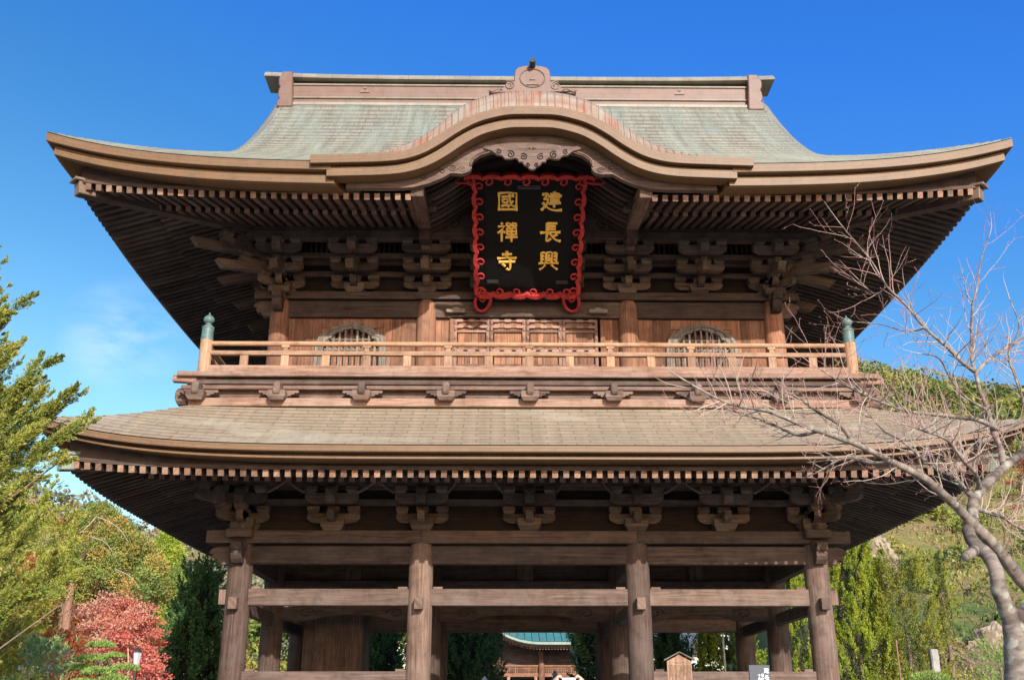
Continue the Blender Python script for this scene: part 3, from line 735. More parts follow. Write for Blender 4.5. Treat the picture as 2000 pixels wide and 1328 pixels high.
kband('gable_band', -.015, .20, YF - .015, YF + .45, 'copper')
kband('gable_band', .205, .235, YF + .17, YF + .5, 'wood_dark')
Em = [p for p in E_ if abs(p[0]) < 4.78]
kband('gable_band', .235, .46, YF + .13, YF + .5, 'copper', Em)
# bargeboard: outer line follows the bands, inner line opens into the arch
Eb = [p for p in E_ if abs(p[0]) < 4.32]
ob = offs(Eb, .42)
half_out = [(0, interp([(x, z_) for x, z_ in ob], 0))] + [p for p in ob if p[0] > .01]
inner = [(0, 14.02), (.25, 14.0), (.6, 13.985), (.95, 13.95), (1.2, 13.86), (1.36, 13.74), (1.42, 13.6), (1.40, 13.52), (1.45, 13.43), (1.53, 13.39), (1.64, 13.36), (1.75, 13.37), (1.9, 13.37), (2.1, 13.24), (2.4, 13.10), (2.75, 13.0), (3.2, 12.97), (4.32, 12.97)]
b = MB()
pl = half_out + inner[::-1]
b.prism(pl, (0, YF + .52, .13), (1, 0, 0), (0, 0, 1), (0, 1, 0), .15, .45); b.prism([(-x, z_) for x, z_ in pl[::-1]], (0, YF + .52, .13), (1, 0, 0), (0, 0, 1), (0, 1, 0), .15, .55)
barge = b.build('bargeboard', 'wood', kg)
for sg in (-1, 1):                                           # raised bead and cloud scrolls carved on the board
    MB().tube([(sg * (x + .02), YF + .51, z_ + .165) for x, z_ in smooth_curve(inner[:8], 5)], .022, 6).build('bead_moulding', 'wood', barge, smooth=True)
    for cx, cz, r0, turns in ((1.62, 13.47, .10, 1.5), (1.86, 13.5, .12, 1.6), (2.1, 13.42, .09, 1.2), (2.55, 13.30, .16, 1.2)):
        MB().tube([(sg * (cx + r0 * (1 - .75 * k / 20) * math.cos(k / 20 * turns * 6.283)), YF + .512, cz + .13 + .8 * r0 * (1 - .75 * k / 20) * math.sin(k / 20 * turns * 6.283)) for k in range(21)], .012, 5).build('scroll_carving', 'wood', barge, smooth=True)
# gable pendant
gp = [(0, .0), (.07, .03), (.12, .09), (.2, .13), (.22, .20), (.31, .20), (.33, .26), (.39, .30), (.5, .27), (.63, .27), (.68, .33), (.72, .36), (.82, .37), (.93, .46), (1.0, .49), (1.12, .52), (1.15, .56), (1.05, .60), (.95, .585), (.8, .60), (.66, .575), (.5, .60), (.3, .575), (.12, .54), (0, .50)]
b = MB(); Y_ = YF + .2
gs = [(x, z_ * 1.06) for x, z_ in gp]
full = gs + [(-x, z_) for x, z_ in gs[-2:0:-1]]
b.prism(full, (0, Y_, 13.42), (1, 0, 0), (0, 0, 1), (0, 1, 0), .09, .5)
pen = b.build('gable_pendant', 'wood', kg, bevel=.012)
for sg in (-1, 1):
    for cx, cz, r0, tn in ((.2, .34, .09, 1.4), (.5, .40, .10, 1.4), (.78, .47, .07, 1.2), (.1, .12, .05, 1.2)):
        MB().tube([(sg * (cx + r0 * (1 - .8 * k / 20) * math.cos(k / 20 * tn * 6.283 + 1)), Y_ - .002, 13.42 + cz + r0 * (1 - .8 * k / 20) * math.sin(k / 20 * tn * 6.283 + 1)) for k in range(21)], .016, 5).build('scroll_carving', 'wood_black', pen)
# curved ribs and boarding inside the arch
inn = [p for p in offs(E_, .30) if abs(p[0]) < 2.62]
b = MB(); P_ = [[(x, y, z_ + .06) for y in (YF + .7, .3)] for x, z_ in inn]; U_ = [[(i * .05, 0), (i * .05, 4)] for i in range(len(inn))]
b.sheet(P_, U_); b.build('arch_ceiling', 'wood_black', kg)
for k in range(13):
    y = YF + .78 + .27 * k; a = offs(inn, .0); c = offs(inn, .12); P_, U_ = [], []
    for i in range(len(inn)):
        P_.append([(a[i][0], y, a[i][1]), (c[i][0], y, c[i][1]), (c[i][0], y + .11, c[i][1]), (a[i][0], y + .11, a[i][1]), (a[i][0], y, a[i][1])]); U_.append([(i * .06, q * .1 + k) for q in range(5)])
    MB().sheet(P_, U_, flip=True, tint=random.random()).build('arch_rib', 'wood_black' if k < 4 else 'wood_dark', kg)  # front ribs, like the ceiling, coloured black for the arch's inner shade
MB().box((0, -.62, 13.75), (5.4, .16, .75)).build('arch_beam', 'wood_dark', kg, bevel=.02)
for sg in (-1, 1):
    for cx, cz, r0 in ((1.95, 13.78, .17), (2.2, 13.7, .1)):
        MB().tube([(sg * (cx + r0 * (1 - .8 * k / 20) * math.cos(k / 20 * 9)), -.705, cz + r0 * (1 - .8 * k / 20) * math.sin(k / 20 * 9)) for k in range(21)], .014, 5).build('scroll_carving', 'wood_black', kg)
MB().box((0, .35, 14.5), (5.4, .06, 1.3)).build('arch_back', 'wood_black', kg)
for sx in (-1, 1):
    MB().beam((sx * 2.68, -.3, 13.72), (sx * 2.68, -3.75, 13.16), .30, .36).build('gable_support', 'wood', kg, bevel=.015)
    MB().box((sx * 2.68, -.98, 13.28), (.3, .5, .34)).build('gable_support_block', 'wood_dark', kg, bevel=.015)
# ogre tile on the crest of the curved gable
og = [(0, 0), (1.0, 0), (1.06, .06), (1.0, .13), (.86, .12), (.8, .05), (.76, .14), (.66, .2), (.62, .32), (.54, .38), (.44, .34), (.44, .48), (.42, .66), (.34, .74), (.2, .78), (0, .80)]
b = MB(); b.prism(og + [(-x, z_) for x, z_ in og[-2:0:-1]], (.03, YF + .42, 15.63), (1, 0, 0), (0, 0, 1), (0, 1, 0), .32)
ogre = b.build('crest_ornament', 'copper_pink', kg, bevel=.02)
MB().tube([(.03 + .30 * math.cos(t / 24 * 6.283), YF + .41, 16.05 + .26 * math.sin(t / 24 * 6.283)) for t in range(25)], .014, 5).build('relief_ring', 'copper_dull', ogre)
for z_, w_ in ((15.87, .3), (16.01, .14)): MB().box((.03, YF + .41, z_), (w_, .03, .025)).build('relief_bar', 'copper_dull', ogre)
for sg in (-1, 1):
    MB().tube([(.03 + sg * (.56 + .13 * (1 - .7 * k / 20) * math.cos(k / 20 * 9 + 1)), YF + .41, 15.84 + .13 * (1 - .7 * k / 20) * math.sin(k / 20 * 9 + 1)) for k in range(21)], .016, 5).build('relief_scroll', 'copper_dull', ogre)
    MB().tube([(.03 + sg * (.72 + .05 * k), YF + .41, 15.71 + .035 * math.sin(k * .9)) for k in range(8)], .014, 5).build('relief_wave', 'copper_dull', ogre)
MB().tube([(.03, YF + .8, 16.30), (.03, YF + .2, 16.42)], [.075, .075], 12).build('crest_horn', 'iron', ogre)

# ---- upper storey: columns, beams, plank wall, windows, doors
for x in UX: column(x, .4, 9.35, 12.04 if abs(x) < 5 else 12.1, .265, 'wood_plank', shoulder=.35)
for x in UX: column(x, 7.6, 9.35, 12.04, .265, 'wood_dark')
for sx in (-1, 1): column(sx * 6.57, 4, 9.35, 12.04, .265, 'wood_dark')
for y in (.4, 7.6):
    beamp('plate_beam', (-7.25, y, 12.12), (0, y, 12.12), .46, .21); beamp('plate_beam', (.002, y, 12.122), (7.25, y, 12.122), .46, .21)
    for a, c in zip(UX[:-1], UX[1:]): beamp('head_beam', (a + .18, y, 11.76), (c - .18, y, 11.76), .24, .46)
    for sx in (-1, 1):
        nose('beam_nose', (sx * 6.8, y - .11, 11.55), (sx, 0, 0), (0, 1, 0), .22, [(q * .95, v_ * 1.02) for q, v_ in NOSE], 'wood_dark')
for sx in (-1, 1):
    beamp('side_plate_beam', (sx * 6.57, .64, 12.12), (sx * 6.57, 7.36, 12.12), .46, .2)
    beamp('head_beam', (sx * 6.57, .6, 11.76), (sx * 6.57, 7.4, 11.76), .24, .46)
b = MB()
WY = .42
def planks(b, x0, x1, z0, z1, y, wd=.27):
    n = max(1, round((x1 - x0) / wd)); d = (x1 - x0) / n
    for k in range(n): b.box((x0 + d * (k + .5), y + random.uniform(0, .006), (z0 + z1) / 2), (d - .006, .05, z1 - z0))
for x0, x1, xc in ((-6.4, -2.85, -4.64), (-2.5, -2.05, None), (2.03, 2.5, None), (2.85, 6.4, 4.62)):
    wall = MB()
    if xc is None: planks(wall, x0, x1, 9.4, 11.55, WY)
    else:
        planks(wall, x0, xc - .8, 9.4, 11.55, WY); planks(wall, xc + .8, x1, 9.4, 11.55, WY)
        planks(wall, xc - .8, xc + .8, 11.26, 11.55, WY); planks(wall, xc - .8, xc - .62, 10.95, 11.255, WY + .02); planks(wall, xc + .62, xc + .8, 10.95, 11.255, WY + .02); planks(wall, xc - .8, xc + .8, 9.4, 9.62, WY)
    wall.build('plank_wall', 'wood_plank', gate)
for sx in (-1, 1):
    b = MB()
    for k in range(24): b.box((sx * 6.5, .7 + k * .285, 10.5), (.05, .28, 2.15))
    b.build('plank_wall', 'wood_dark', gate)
MB().box((0, 1.6, 10.6), (12.6, .05, 2.5)).build('inner_wall', 'wood_plank', gate)
for x in (-2.0, 1.98): beamp('wall_stud', (x, .35, 9.4), (x, .35, 11.5), .12, .12, 'wood_plank', up=(0, 1, 0))
# cusped windows
def kato(k, o=0):                                            # half outline of the cusped window head
    pts = [(.74, -1.5), (.73, -.68), (.70, -.44), (.62, -.31), (.53, -.27), (.49, -.20), (.38, -.12), (.27, -.10), (.22, -.06), (.12, -.03), (0, .0)]
    return [(x + o * (1 if x > .3 else x / .3), z_ + o) for x, z_ in pts]
for xc in (-4.64, 4.60):
    inn_, out_ = kato(1), [(.98, -1.5), (.95, -.74), (.94, -.50), (.88, -.27), (.78, -.13), (.66, -.085), (.60, -.02), (.47, .06), (.32, .09), (.26, .13), (.12, .155), (0, .20)]
    inn_ = smooth_curve(inn_, 3); out_ = smooth_curve(out_, 3)
    b = MB()
    for sg in (-1, 1):
        ring = [(sg * x, z_) for x, z_ in out_] + [(sg * x, z_) for x, z_ in inn_[::-1]]
        b.prism(ring if sg > 0 else ring[::-1], (xc, .30, 11.22), (1, 0, 0), (0, 0, 1), (0, 1, 0), .12, .5, grain=1)
    win = b.build('cusped_window', 'wood_grey', gate, bevel=.015)
    b = MB()
    for sg in (-1, 1): b.tube([(xc + sg * (x + .11 if x > .1 else x), .295, 11.22 + z_ + .08) for x, z_ in inn_], .018, 5)
    b.build('frame_moulding', 'wood_grey', win)
    b = MB()
    for k in range(9):
        x = -.62 + .155 * k; top = interp([(p[0], p[1]) for p in kato(1)[::-1]], abs(x)); b.box((xc + x, .37, (9.72 + 11.22 + top) / 2), (.055, .05, 11.22 + top - 9.72))
    for z_ in (9.86, 10.04, 10.66, 10.80, 10.94): b.box((xc, .40, z_), (1.4, .04, .05))
    b.build('window_lattice', 'wood_grey', win)
    MB().box((xc, .62, 10.5), (1.9, .04, 1.9)).build('shutter', 'wood_plank', win)
# panelled doors with metal fittings
for k in range(4):
    x0 = -1.95 + .955 * k; wd = .945; b = MB(); y = .36
    fr = [(x0 + .045, .09), (x0 + wd - .045, .09)]
    for xx, ww in fr: b.box((xx, y, 10.45), (ww, .08, 2.1))
    rails = (11.46, 11.29, 11.16, 10.66, 10.56, 10.22, 10.12, 9.78, 9.5)
    for z_ in rails: b.box((x0 + wd / 2, y + .004, z_), (wd - .18, .07, .055))
    b.box((x0 + wd / 2, y + .006, 10.1), (.07, .066, .95))
    dr = b.build('door_leaf', 'wood_edge', gate, bevel=.006)
    p = MB()
    for q in range(4): p.box((x0 + .12 + (wd - .24) * (q + .5) / 4, y + .03, 10.45), ((wd - .2) / 4, .02, 2.05))
    p.build('door_panel', 'wood_plank', dr)
    for xx in (x0 + .045, x0 + wd - .045):
        for z_ in (11.4, 11.22, 10.98, 10.6, 10.17, 9.9): MB().lathe([(.0, -.06), (.035, -.05), (.04, 0), (.035, .05), (0, .06)], (xx, y - .035, z_), 8).build('door_stud', 'fitting', dr)
    for z_ in (11.29, 10.62, 10.16, 11.46):
        for xx in (x0 + .16, x0 + wd / 2, x0 + wd - .16): MB().prism([(-.105, -.02), (-.075, -.02), (-.075, -.038), (.075, -.038), (.075, -.02), (.105, -.02), (.105, .02), (.075, .02), (.075, .038), (-.075, .038), (-.075, .02), (-.105, .02)], (xx, y - .042, z_), (1, 0, 0), (0, 0, 1), (0, 1, 0), .012).build('door_fitting', 'fitting', dr)
beamp('door_lintel', (-2.0, .3, 11.56), (1.95, .3, 11.56), .12, .05, 'wood_dark')
for xc in (-1.9, 1.87):
    pr = [(-.24, 0), (.24, 0), (.26, .05), (.24, .11), (.1, .11), (.06, .15), (-.06, .15), (-.1, .11), (-.24, .11), (-.26, .05)]
    MB().prism(pr, (xc, .12, 11.62), (1, 0, 0), (0, 0, 1), (0, 1, 0), .2).build('pivot_block', 'wood_grey', gate, bevel=.015)
# ---- balcony
YB = -1.05
deck = MB()
for k in range(66): deck.box((-8.4 + .258 * (k + .5), -.42, 9.40), (.253, 1.7, .07))
dk = deck.build('balcony_deck', 'wood_edge', gate)
for k, sx in ((0, -1), (1, 1)): MB().box((sx * 7.45, 4.2, 9.398), (1.9, 7.4, .068)).build('side_deck', 'wood_edge', dk)
beamp('deck_edge', (-8.55, -1.28, 9.415), (8.55, -1.28, 9.415), .10, .125, 'wood_edge')
for sx in (-1, 1): beamp('deck_edge', (sx * 8.3, -1.22, 9.41), (sx * 8.3, 9.2, 9.41), .10, .12, 'wood_edge')
beamp('deck_beam', (-8.35, -1.10, 9.26), (8.35, -1.10, 9.26), .2, .14, 'wood_dark')
beamp('waist_beam', (-8.45, -1.14, 9.10), (8.45, -1.14, 9.10), .2, .10, 'wood_edge')
beamp('waist_beam', (-8.2, -1.22, 8.70), (8.2, -1.22, 8.70), .24, .2, 'wood_edge')
MB().box((0, -1.02, 8.92), (16.3, .06, .62)).build('waist_wall', 'wood', gate)
for sx in (-1, 1):
    beamp('waist_beam', (sx * 8.18, -1.1, 9.08), (sx * 8.18, 9.1, 9.08), .2, .13, 'wood_edge'); beamp('waist_beam', (sx * 8.1, -1.08, 8.695), (sx * 8.1, 9.1, 8.695), .22, .19, 'wood_edge')
    MB().box((sx * 8.06, 4, 8.92), (.06, 10.1, .62)).build('waist_wall', 'wood_edge', gate)
    beamp('deck_corner_beam', (sx * 8.1, -1.15, 9.30), (sx * 8.68, -1.15, 9.33), .16, .17, 'wood_edge')
def waist_bracket(x, y, n):
    n = Vector(n); l = Vector((0, 0, 1)).cross(n); b = MB(); o = Vector((x, y, 8.8)); A = Matrix((l, n, Vector((0, 0, 1)))).transposed()
    wing = [(-.47, .20), (-.49, .16), (-.45, .13), (-.39, .14), (-.37, .10), (-.31, .10), (-.28, .06), (-.2, .05), (-.15, 0), (.15, 0), (.2, .05), (.28, .06), (.31, .10), (.37, .10), (.39, .14), (.45, .13), (.49, .16), (.47, .20)]
    b.prism(wing, o + n * -.06, l, (0, 0, 1), n, .17)
    o2 = b.build('waist_bracket', 'wood', gate)
    c = MB(); c.box(o + n * .2 + Vector((0, 0, .06)), (.42, .34, .15), A); c.box(o + n * .2 + Vector((0, 0, -.055)), (.42, .34, .08), A, taper=.75)
    c.build('bearing_block', 'wood', o2)
    MB().prism([(0, -.05), (.40, -.05), (.44, .02), (.44, .2), (.38, .27), (.28, .29), (0, .29)], o - l * .085 + Vector((0, 0, .07)), n, (0, 0, 1), l, .17).build('bracket_nub', 'wood', o2, bevel=.03)
for k in range(-3, 4): waist_bracket(2.02 * k, -1.2, (0, -1, 0))
for sx in (-1, 1):
    waist_bracket(sx * 8.0, -1.2, (0, -1, 0))
    for y in (-.9, .8, 2.8, 4.8, 6.8, 8.6): waist_bracket(sx * 8.22, y, (sx, 0, 0))
def rail(p0, p1):
    d = Vector(p1) - Vector(p0)
    for z_, w_, h_, nm in ((9.60, .17, .20, 'bottom_rail'), (10.03, .12, .115, 'middle_rail')):
        beamp(nm, (p0[0], p0[1], z_), (p1[0], p1[1], z_), w_, h_, 'wood_edge' if nm == 'bottom_rail' else 'wood_new', .01)
    MB().tube([(p0[0], p0[1], 10.285), (p1[0], p1[1], 10.285)], .062, 12).build('top_rail', 'wood_new', gate, smooth='auto')
def balus(x, y, tall):
    b = MB(); b.box((x, y, 9.835), (.2, .1, .275))
    if tall: b.box((x, y, 10.14), (.12, .085, .13)); b.box((x, y, 10.205), (.2, .11, .07))
    b.build('baluster', 'wood_new', gate, bevel=.01)
rail((-7.95, YB), (7.95, YB))
for k in range(-7, 8): balus(1.005 * k, YB, k % 2 == 0)
for sx in (-1, 1):
    rail((sx * 8.0, YB + .1), (sx * 8.0, 8.95))
    for k in range(1, 10): balus(sx * 8.0, YB + 1.0 * k, k % 2 == 0)
    for y in (YB, 9.05):
        b = MB(); b.lathe([(.15, 0), (.15, .88), (.14, .9)], (sx * 8.0, y, 9.48), 20, .8)
        po = b.build('corner_post', 'wood_new', gate, smooth='auto')
        f = MB(); f.lathe([(.155, 0), (.155, .06), (.145, .07), (.145, .30), (.155, .31), (.15, .35), (.12, .38), (.075, .41), (.065, .45), (.10, .47), (.13, .52), (.135, .57), (.11, .62), (.06, .66), (.025, .69), (.02, .73), (.0, .75)], (sx * 8.0, y, 10.36), 20)
        f.build('post_finial', 'bronze', po, smooth='auto')
        MB().box((sx * 8.0, y - .02, 9.2), (.2, .2, .5)).build('post_foot', 'wood_new', po)

# ================================================================== NAME PLAQUE (hangs from the gate)
pq = empty('name_plaque', (-.02, -.12, 12.05)); pq.rotation_euler = (R(49.5), 0, 0)
tag(pq, 'black name plaque with gold characters and red scrolled frame hanging under the curved gable', 'sign')
PH = 3.30; BW, TW = 1.31, 1.36                              # height, half widths at bottom and top
b = MB(); b.prism([(-BW, 0), (BW, 0), (TW, PH), (-TW, PH)], (0, 0, 0), (1, 0, 0), (0, 0, 1), (0, 1, 0), .08); b.build('plaque_board', 'black', pq)
b = MB()
for i in range(2):
    b.prism([(-BW + .22, .18 - .12 * 0), (BW - .22, .18), (TW - .24, PH - .12), (-TW + .24, PH - .12)], (0, -.02, 0), (1, 0, 0), (0, 0, 1), (0, 1, 0), .03); break
b.build('plaque_field', 'black', pq)
def frame_side(n, L_, wv, fn, name, ears=False):
    """scalloped lacquer moulding with curling scrolls, laid along a side; fn(a, o) -> local point (a along, o outward)"""
    b = MB(); st = 10 * n; outp, inp = [], []
    for i in range(st + 1):
        a = L_ * i / st; ph = (i / st * n) % 1.0
        sc_ = abs(math.sin(math.pi * ph)) ** .6
        outp.append((a, .01 + .07 * sc_)); inp.append((a, -.075 + .05 * sc_))
    fr, bk = [], []
    V_, F_, U_ = [], [], []
    for (a, o), (a2, o2) in zip(outp, inp):
        for y in (-.17, .06):
            V_.append(fn(a, o, y)); V_.append(fn(a2, o2, y))
    for i in range(st):
        q = i * 4; r_ = q + 4
        for f in ((q, q + 1, r_ + 1, r_), (q, r_, r_ + 2, q + 2), (q + 1, q + 3, r_ + 3, r_ + 1), (q + 2, r_ + 2, r_ + 3, q + 3)):
            F_.append(f); U_.append([(0, 0)] * 4)
    b.add(V_, F_, U_)
    for i in range(n):                                       # hooked scrolls on the inner side
        a0 = L_ * (i + .12) / n; r0 = min(.13, L_ / n * .31)
        for m_ in (0,):
            pts = [fn(a0 + .02 + r0 * (1 - .72 * k / 16) * math.cos(2.6 - k / 16 * 7.2) + r0 * .5, -.02 - r0 * .75 + r0 * (1 - .72 * k / 16) * math.sin(2.6 - k / 16 * 7.2), -.12) for k in range(17)]
            b.tube(pts, [.030 - .012 * k / 16 for k in range(17)], 7)
    return b.build(name, 'red', pq, smooth='auto')
sl_ = (TW - BW) / PH
frame_side(8, PH, .1, lambda a, o, y: (-(BW + sl_ * a) - o, y, a), 'plaque_frame')
frame_side(8, PH, .1, lambda a, o, y: ((BW + sl_ * a) + o, y, a), 'plaque_frame')
frame_side(6, 2 * BW, .1, lambda a, o, y: (-BW + a, y, -o), 'plaque_frame')
frame_side(7, 2 * TW + .5, .1, lambda a, o, y: (-TW - .25 + a, y - .1, PH + o), 'plaque_frame')
for sg in (-1, 1):                                           # curled feet and ears
    ft = [(sg * (BW + .03), -.1, -.05), (sg * (BW + .06), -.1, -.22), (sg * (BW + .02), -.1, -.40), (sg * (BW - .12), -.1, -.47), (sg * (BW - .26), -.1, -.38), (sg * (BW - .34), -.1, -.2), (sg * (BW - .36), -.1, -.03)]
    MB().tube(smooth_curve(ft, 5), .045, 8).build('plaque_foot', 'red', pq, smooth=True)
    MB().tube(smooth_curve([(sg * (BW - .05), -.1, -.10), (sg * (BW - .14), -.1, -.18), (sg * (BW - .2), -.1, -.12), (sg * (BW - .15), -.1, -.06)], 5), .03, 7).build('foot_scroll', 'red', pq, smooth=True)
    MB().prism([(BW + .02, -.03), (BW + .04, -.22), (BW, -.39), (BW - .12, -.45), (BW - .25, -.37), (BW - .34, -.2), (BW - .36, -.03)][::sg], (0, -.06, 0), (sg, 0, 0), (0, 0, 1), (0, 1, 0), .05).build('foot_board', 'black', pq)
    MB().tube(smooth_curve([(sg * (TW - .1), -.1, PH + .02), (sg * (TW + .3), -.1, PH - .02), (sg * (TW + .55), -.1, PH - .1), (sg * (TW + .4), -.1, PH - .19), (sg * TW, -.1, PH - .16)], 5), .04, 8).build('plaque_ear', 'red', pq, smooth=True)
STROKES = {
'國': [[(.08,.95),(.09,.5),(.08,.03)],[(.08,.92),(.5,.95),(.93,.92),(.92,.5),(.93,.02)],[(.08,.09),(.92,.09)],[(.2,.74),(.82,.76)],[(.26,.62),(.27,.43)],[(.26,.61),(.50,.61),(.49,.44)],[(.27,.44),(.5,.44)],[(.2,.26),(.54,.33)],[(.58,.88),(.61,.55),(.70,.3),(.82,.2),(.84,.31)],[(.77,.54),(.66,.36),(.5,.2)],[(.70,.87),(.78,.81)]],
'禪': [[(.18,.98),(.27,.90)],[(.04,.78),(.37,.81),(.22,.6),(.03,.44)],[(.22,.6),(.22,.0)],[(.29,.55),(.39,.45)],[(.46,.96),(.47,.80)],[(.46,.95),(.64,.95),(.64,.80)],[(.47,.80),(.64,.80)],[(.74,.96),(.75,.80)],[(.74,.95),(.93,.95),(.92,.80)],[(.75,.80),(.92,.80)],[(.48,.70),(.49,.35)],[(.48,.69),(.93,.70),(.92,.35)],[(.49,.53),(.91,.53)],[(.49,.36),(.92,.36)],[(.40,.21),(1.0,.23)],[(.70,.70),(.70,-.02)]],
'十': [[(.05,.62),(.95,.64)],[(.5,.98),(.5,.0)]],
'寺': [[(.26,.82),(.76,.85)],[(.5,1.02),(.5,.64)],[(.03,.61),(.5,.65),(.98,.64)],[(.10,.41),(.92,.45)],[(.66,.58),(.67,.1),(.60,.0),(.48,.07)],[(.28,.33),(.42,.18)]],
'建': [[(.42,.87),(.85,.90),(.84,.67)],[(.32,.77),(.99,.80)],[(.42,.66),(.84,.67)],[(.42,.53),(.90,.55)],[(.36,.40),(.96,.43)],[(.63,1.02),(.63,.2)],[(.04,.86),(.32,.89),(.14,.62),(.33,.62),(.26,.36),(.02,.05)],[(.07,.46),(.2,.3),(.42,.12),(.7,.05),(1.02,.07)]],
'長': [[(.34,.98),(.34,.48)],[(.34,.95),(.84,.97)],[(.34,.80),(.77,.81)],[(.34,.65),(.77,.66)],[(.0,.46),(.5,.50),(1.0,.50)],[(.36,.48),(.33,.03),(.55,.17)],[(.86,.40),(.63,.27)],[(.48,.48),(.62,.25),(.82,.08),(1.02,.02)]],
'興': [[(.14,.95),(.15,.40)],[(.14,.92),(.30,.96)],[(.15,.74),(.28,.76)],[(.15,.57),(.28,.59)],[(.88,.93),(.87,.40)],[(.72,.93),(.88,.93)],[(.74,.75),(.87,.75)],[(.74,.57),(.87,.57)],[(.37,.94),(.37,.42)],[(.37,.93),(.65,.94),(.64,.42)],[(.44,.79),(.58,.80)],[(.44,.67),(.44,.52)],[(.44,.66),(.58,.66),(.57,.53)],[(.44,.53),(.58,.53)],[(.0,.36),(.5,.38),(1.0,.38)],[(.34,.29),(.24,.15),(.06,.02)],[(.64,.29),(.78,.15),(.95,.03)]]}
def character(ch, size, rad, mat, parent, loc, squash=.55):
    b = MB()
    for st in STROKES[ch]:
        p = smooth_curve([(x, 0, z_) for x, z_ in st], 5) if len(st) > 2 and ch not in '國禪' else [(x, 0, z_) for x, z_ in st]
        p = [((x - .5) * size, 0, (z_ - .5) * size) for x, _, z_ in p]; n = len(p)
        b.tube(p, [rad * (1.18 - .5 * math.sin(math.pi * k / (n - 1)) if n > 2 else (1.15, .95)[k]) * (1.0 if ch in '寺長建' else .84) for k in range(n)], 8)
    b.V = [(x, y * squash, z_) for x, y, z_ in b.V]
    o = b.build('gold_character' if mat == 'gold' else 'painted_character', mat, parent, smooth='auto'); o.location = loc; return o
for k, ch in enumerate('建長興國禪寺'):
    x = (.57, .56, .54, -.53, -.53, -.54)[k]; z_ = (2.60, 1.77, .97)[k % 3]
    tag(character(ch, .52, .036, 'gold', pq, (x, -.03, z_)), f'raised gold brush character {ch}')
for x, z_, w_ in ((.0, 2.98, .56), (-.9, .36, .30), (.9, .36, .30)): MB().box((x, -.03, z_), (w_, .04, .10)).box((x, -.055, z_), (w_ * .8, .03, .02)).build('iron_cleat', 'iron', pq)

# ================================================================== PLANTS
def leafmat(name, stops, trans=.1, rough=.6):
    m, t, b = newmat(name); L = t.links.new
    at = nd(t, 'ShaderNodeAttribute', attribute_name='tint'); r = ramp(t, stops); L(at.outputs['Fac'], r.inputs[0])
    b.inputs['Roughness'].default_value = rough; b.inputs['Specular IOR Level'].default_value = .3
    L(r.outputs[0], b.inputs['Base Color'])
    tr = nd(t, 'ShaderNodeBsdfTranslucent'); mx = nd(t, 'ShaderNodeMixShader'); mx.inputs[0].default_value = trans
    L(r.outputs[0], tr.inputs['Color']); L(b.outputs[0], mx.inputs[1]); L(tr.outputs[0], mx.inputs[2]); L(mx.outputs[0], t.nodes['Material Output'].inputs['Surface'])
    M[name] = m
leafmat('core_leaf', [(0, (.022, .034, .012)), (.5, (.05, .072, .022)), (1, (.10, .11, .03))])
leafmat('cypress_leaf', [(0, (0.064, 0.106, 0.025)), (0.4, (0.190, 0.230, 0.043)), (0.75, (0.330, 0.335, 0.062)), (1, (0.407, 0.298, 0.074))])
leafmat('juniper_leaf', [(0, (0.077, 0.131, 0.018)), (0.4, (0.217, 0.305, 0.033)), (0.75, (0.411, 0.461, 0.041)), (1, (0.586, 0.487, 0.046))])
leafmat('olive_leaf', [(0, (0.100, 0.138, 0.027)), (0.5, (0.278, 0.310, 0.045)), (1, (0.504, 0.431, 0.068))])
leafmat('dark_leaf', [(0, (0.039, 0.083, 0.029)), (0.5, (0.078, 0.167, 0.052)), (0.85, (0.154, 0.277, 0.065)), (1, (0.499, 0.527, 0.074))])
leafmat('cedar_leaf', [(0, (0.09, 0.15, 0.038)), (0.45, (0.225, 0.285, 0.06)), (0.7, (0.375, 0.33, 0.075)), (1, (0.48, 0.24, 0.075))])
leafmat('lime_leaf', [(0, (0.13, 0.208, 0.026)), (0.5, (0.312, 0.39, 0.046)), (1, (0.468, 0.481, 0.065))])
leafmat('crimson_leaf', [(0, (0.403, 0.048, 0.042)), (.4, (0.627, 0.132, 0.108)), (.75, (0.672, 0.276, 0.216)), (1, (0.616, 0.348, 0.240))], .35)
leafmat('golden_leaf', [(0, (0.119, 0.155, 0.024)), (0.45, (0.274, 0.309, 0.042)), (0.8, (0.405, 0.393, 0.060)), (1, (0.476, 0.369, 0.071))])
leafmat('rust_leaf', [(0, (.20, .06, .025)), (.5, (.42, .13, .05)), (1, (.46, .26, .09))], .4)
leafmat('pine_leaf', [(0, (0.084, 0.168, 0.042)), (0.5, (0.21, 0.322, 0.07)), (1, (0.378, 0.462, 0.098))])
leafmat('blue_pine_leaf', [(0, (0.07, 0.154, 0.07)), (0.5, (0.168, 0.294, 0.112)), (1, (0.308, 0.434, 0.14))])
leafmat('forest_leaf', [(0, (0.037, 0.069, 0.019)), (0.3, (0.1, 0.15, 0.031)), (0.6, (0.188, 0.219, 0.04)), (0.85, (0.275, 0.269, 0.05)), (1, (0.375, 0.213, 0.062))])
leafmat('far_leaf', [(0, (.11, .15, .10)), (.5, (.19, .21, .12)), (.8, (.30, .22, .15)), (1, (.40, .20, .12))])
leafmat('flower_petal', [(0, (.75, .55, .55)), (.7, (.8, .74, .7)), (1, (.8, .25, .12))])
leafmat('grass_blade', [(0, (.07, .12, .02)), (.5, (.17, .20, .04)), (1, (.32, .24, .09))])
M['bark'] = flat('bark', (.17, .12, .085), .9, .4, 9, bump=.6)
M['bark_red'] = flat('red_bark', (.24, .13, .085), .9, .35, 6, bump=.5)
M['bark_pale'] = flat('pale_deadwood', (.5, .44, .37), .85, .2)
M['dead_wood'] = flat('dead_wood', (.33, .28, .23), .85, .2)
M['twig'] = flat('dry_twigs', (.27, .20, .14), .9, .35, 3)
M['rock'] = flat('pale_rock', (.27, .215, .15), .95, .45, 2.2, bump=1.)
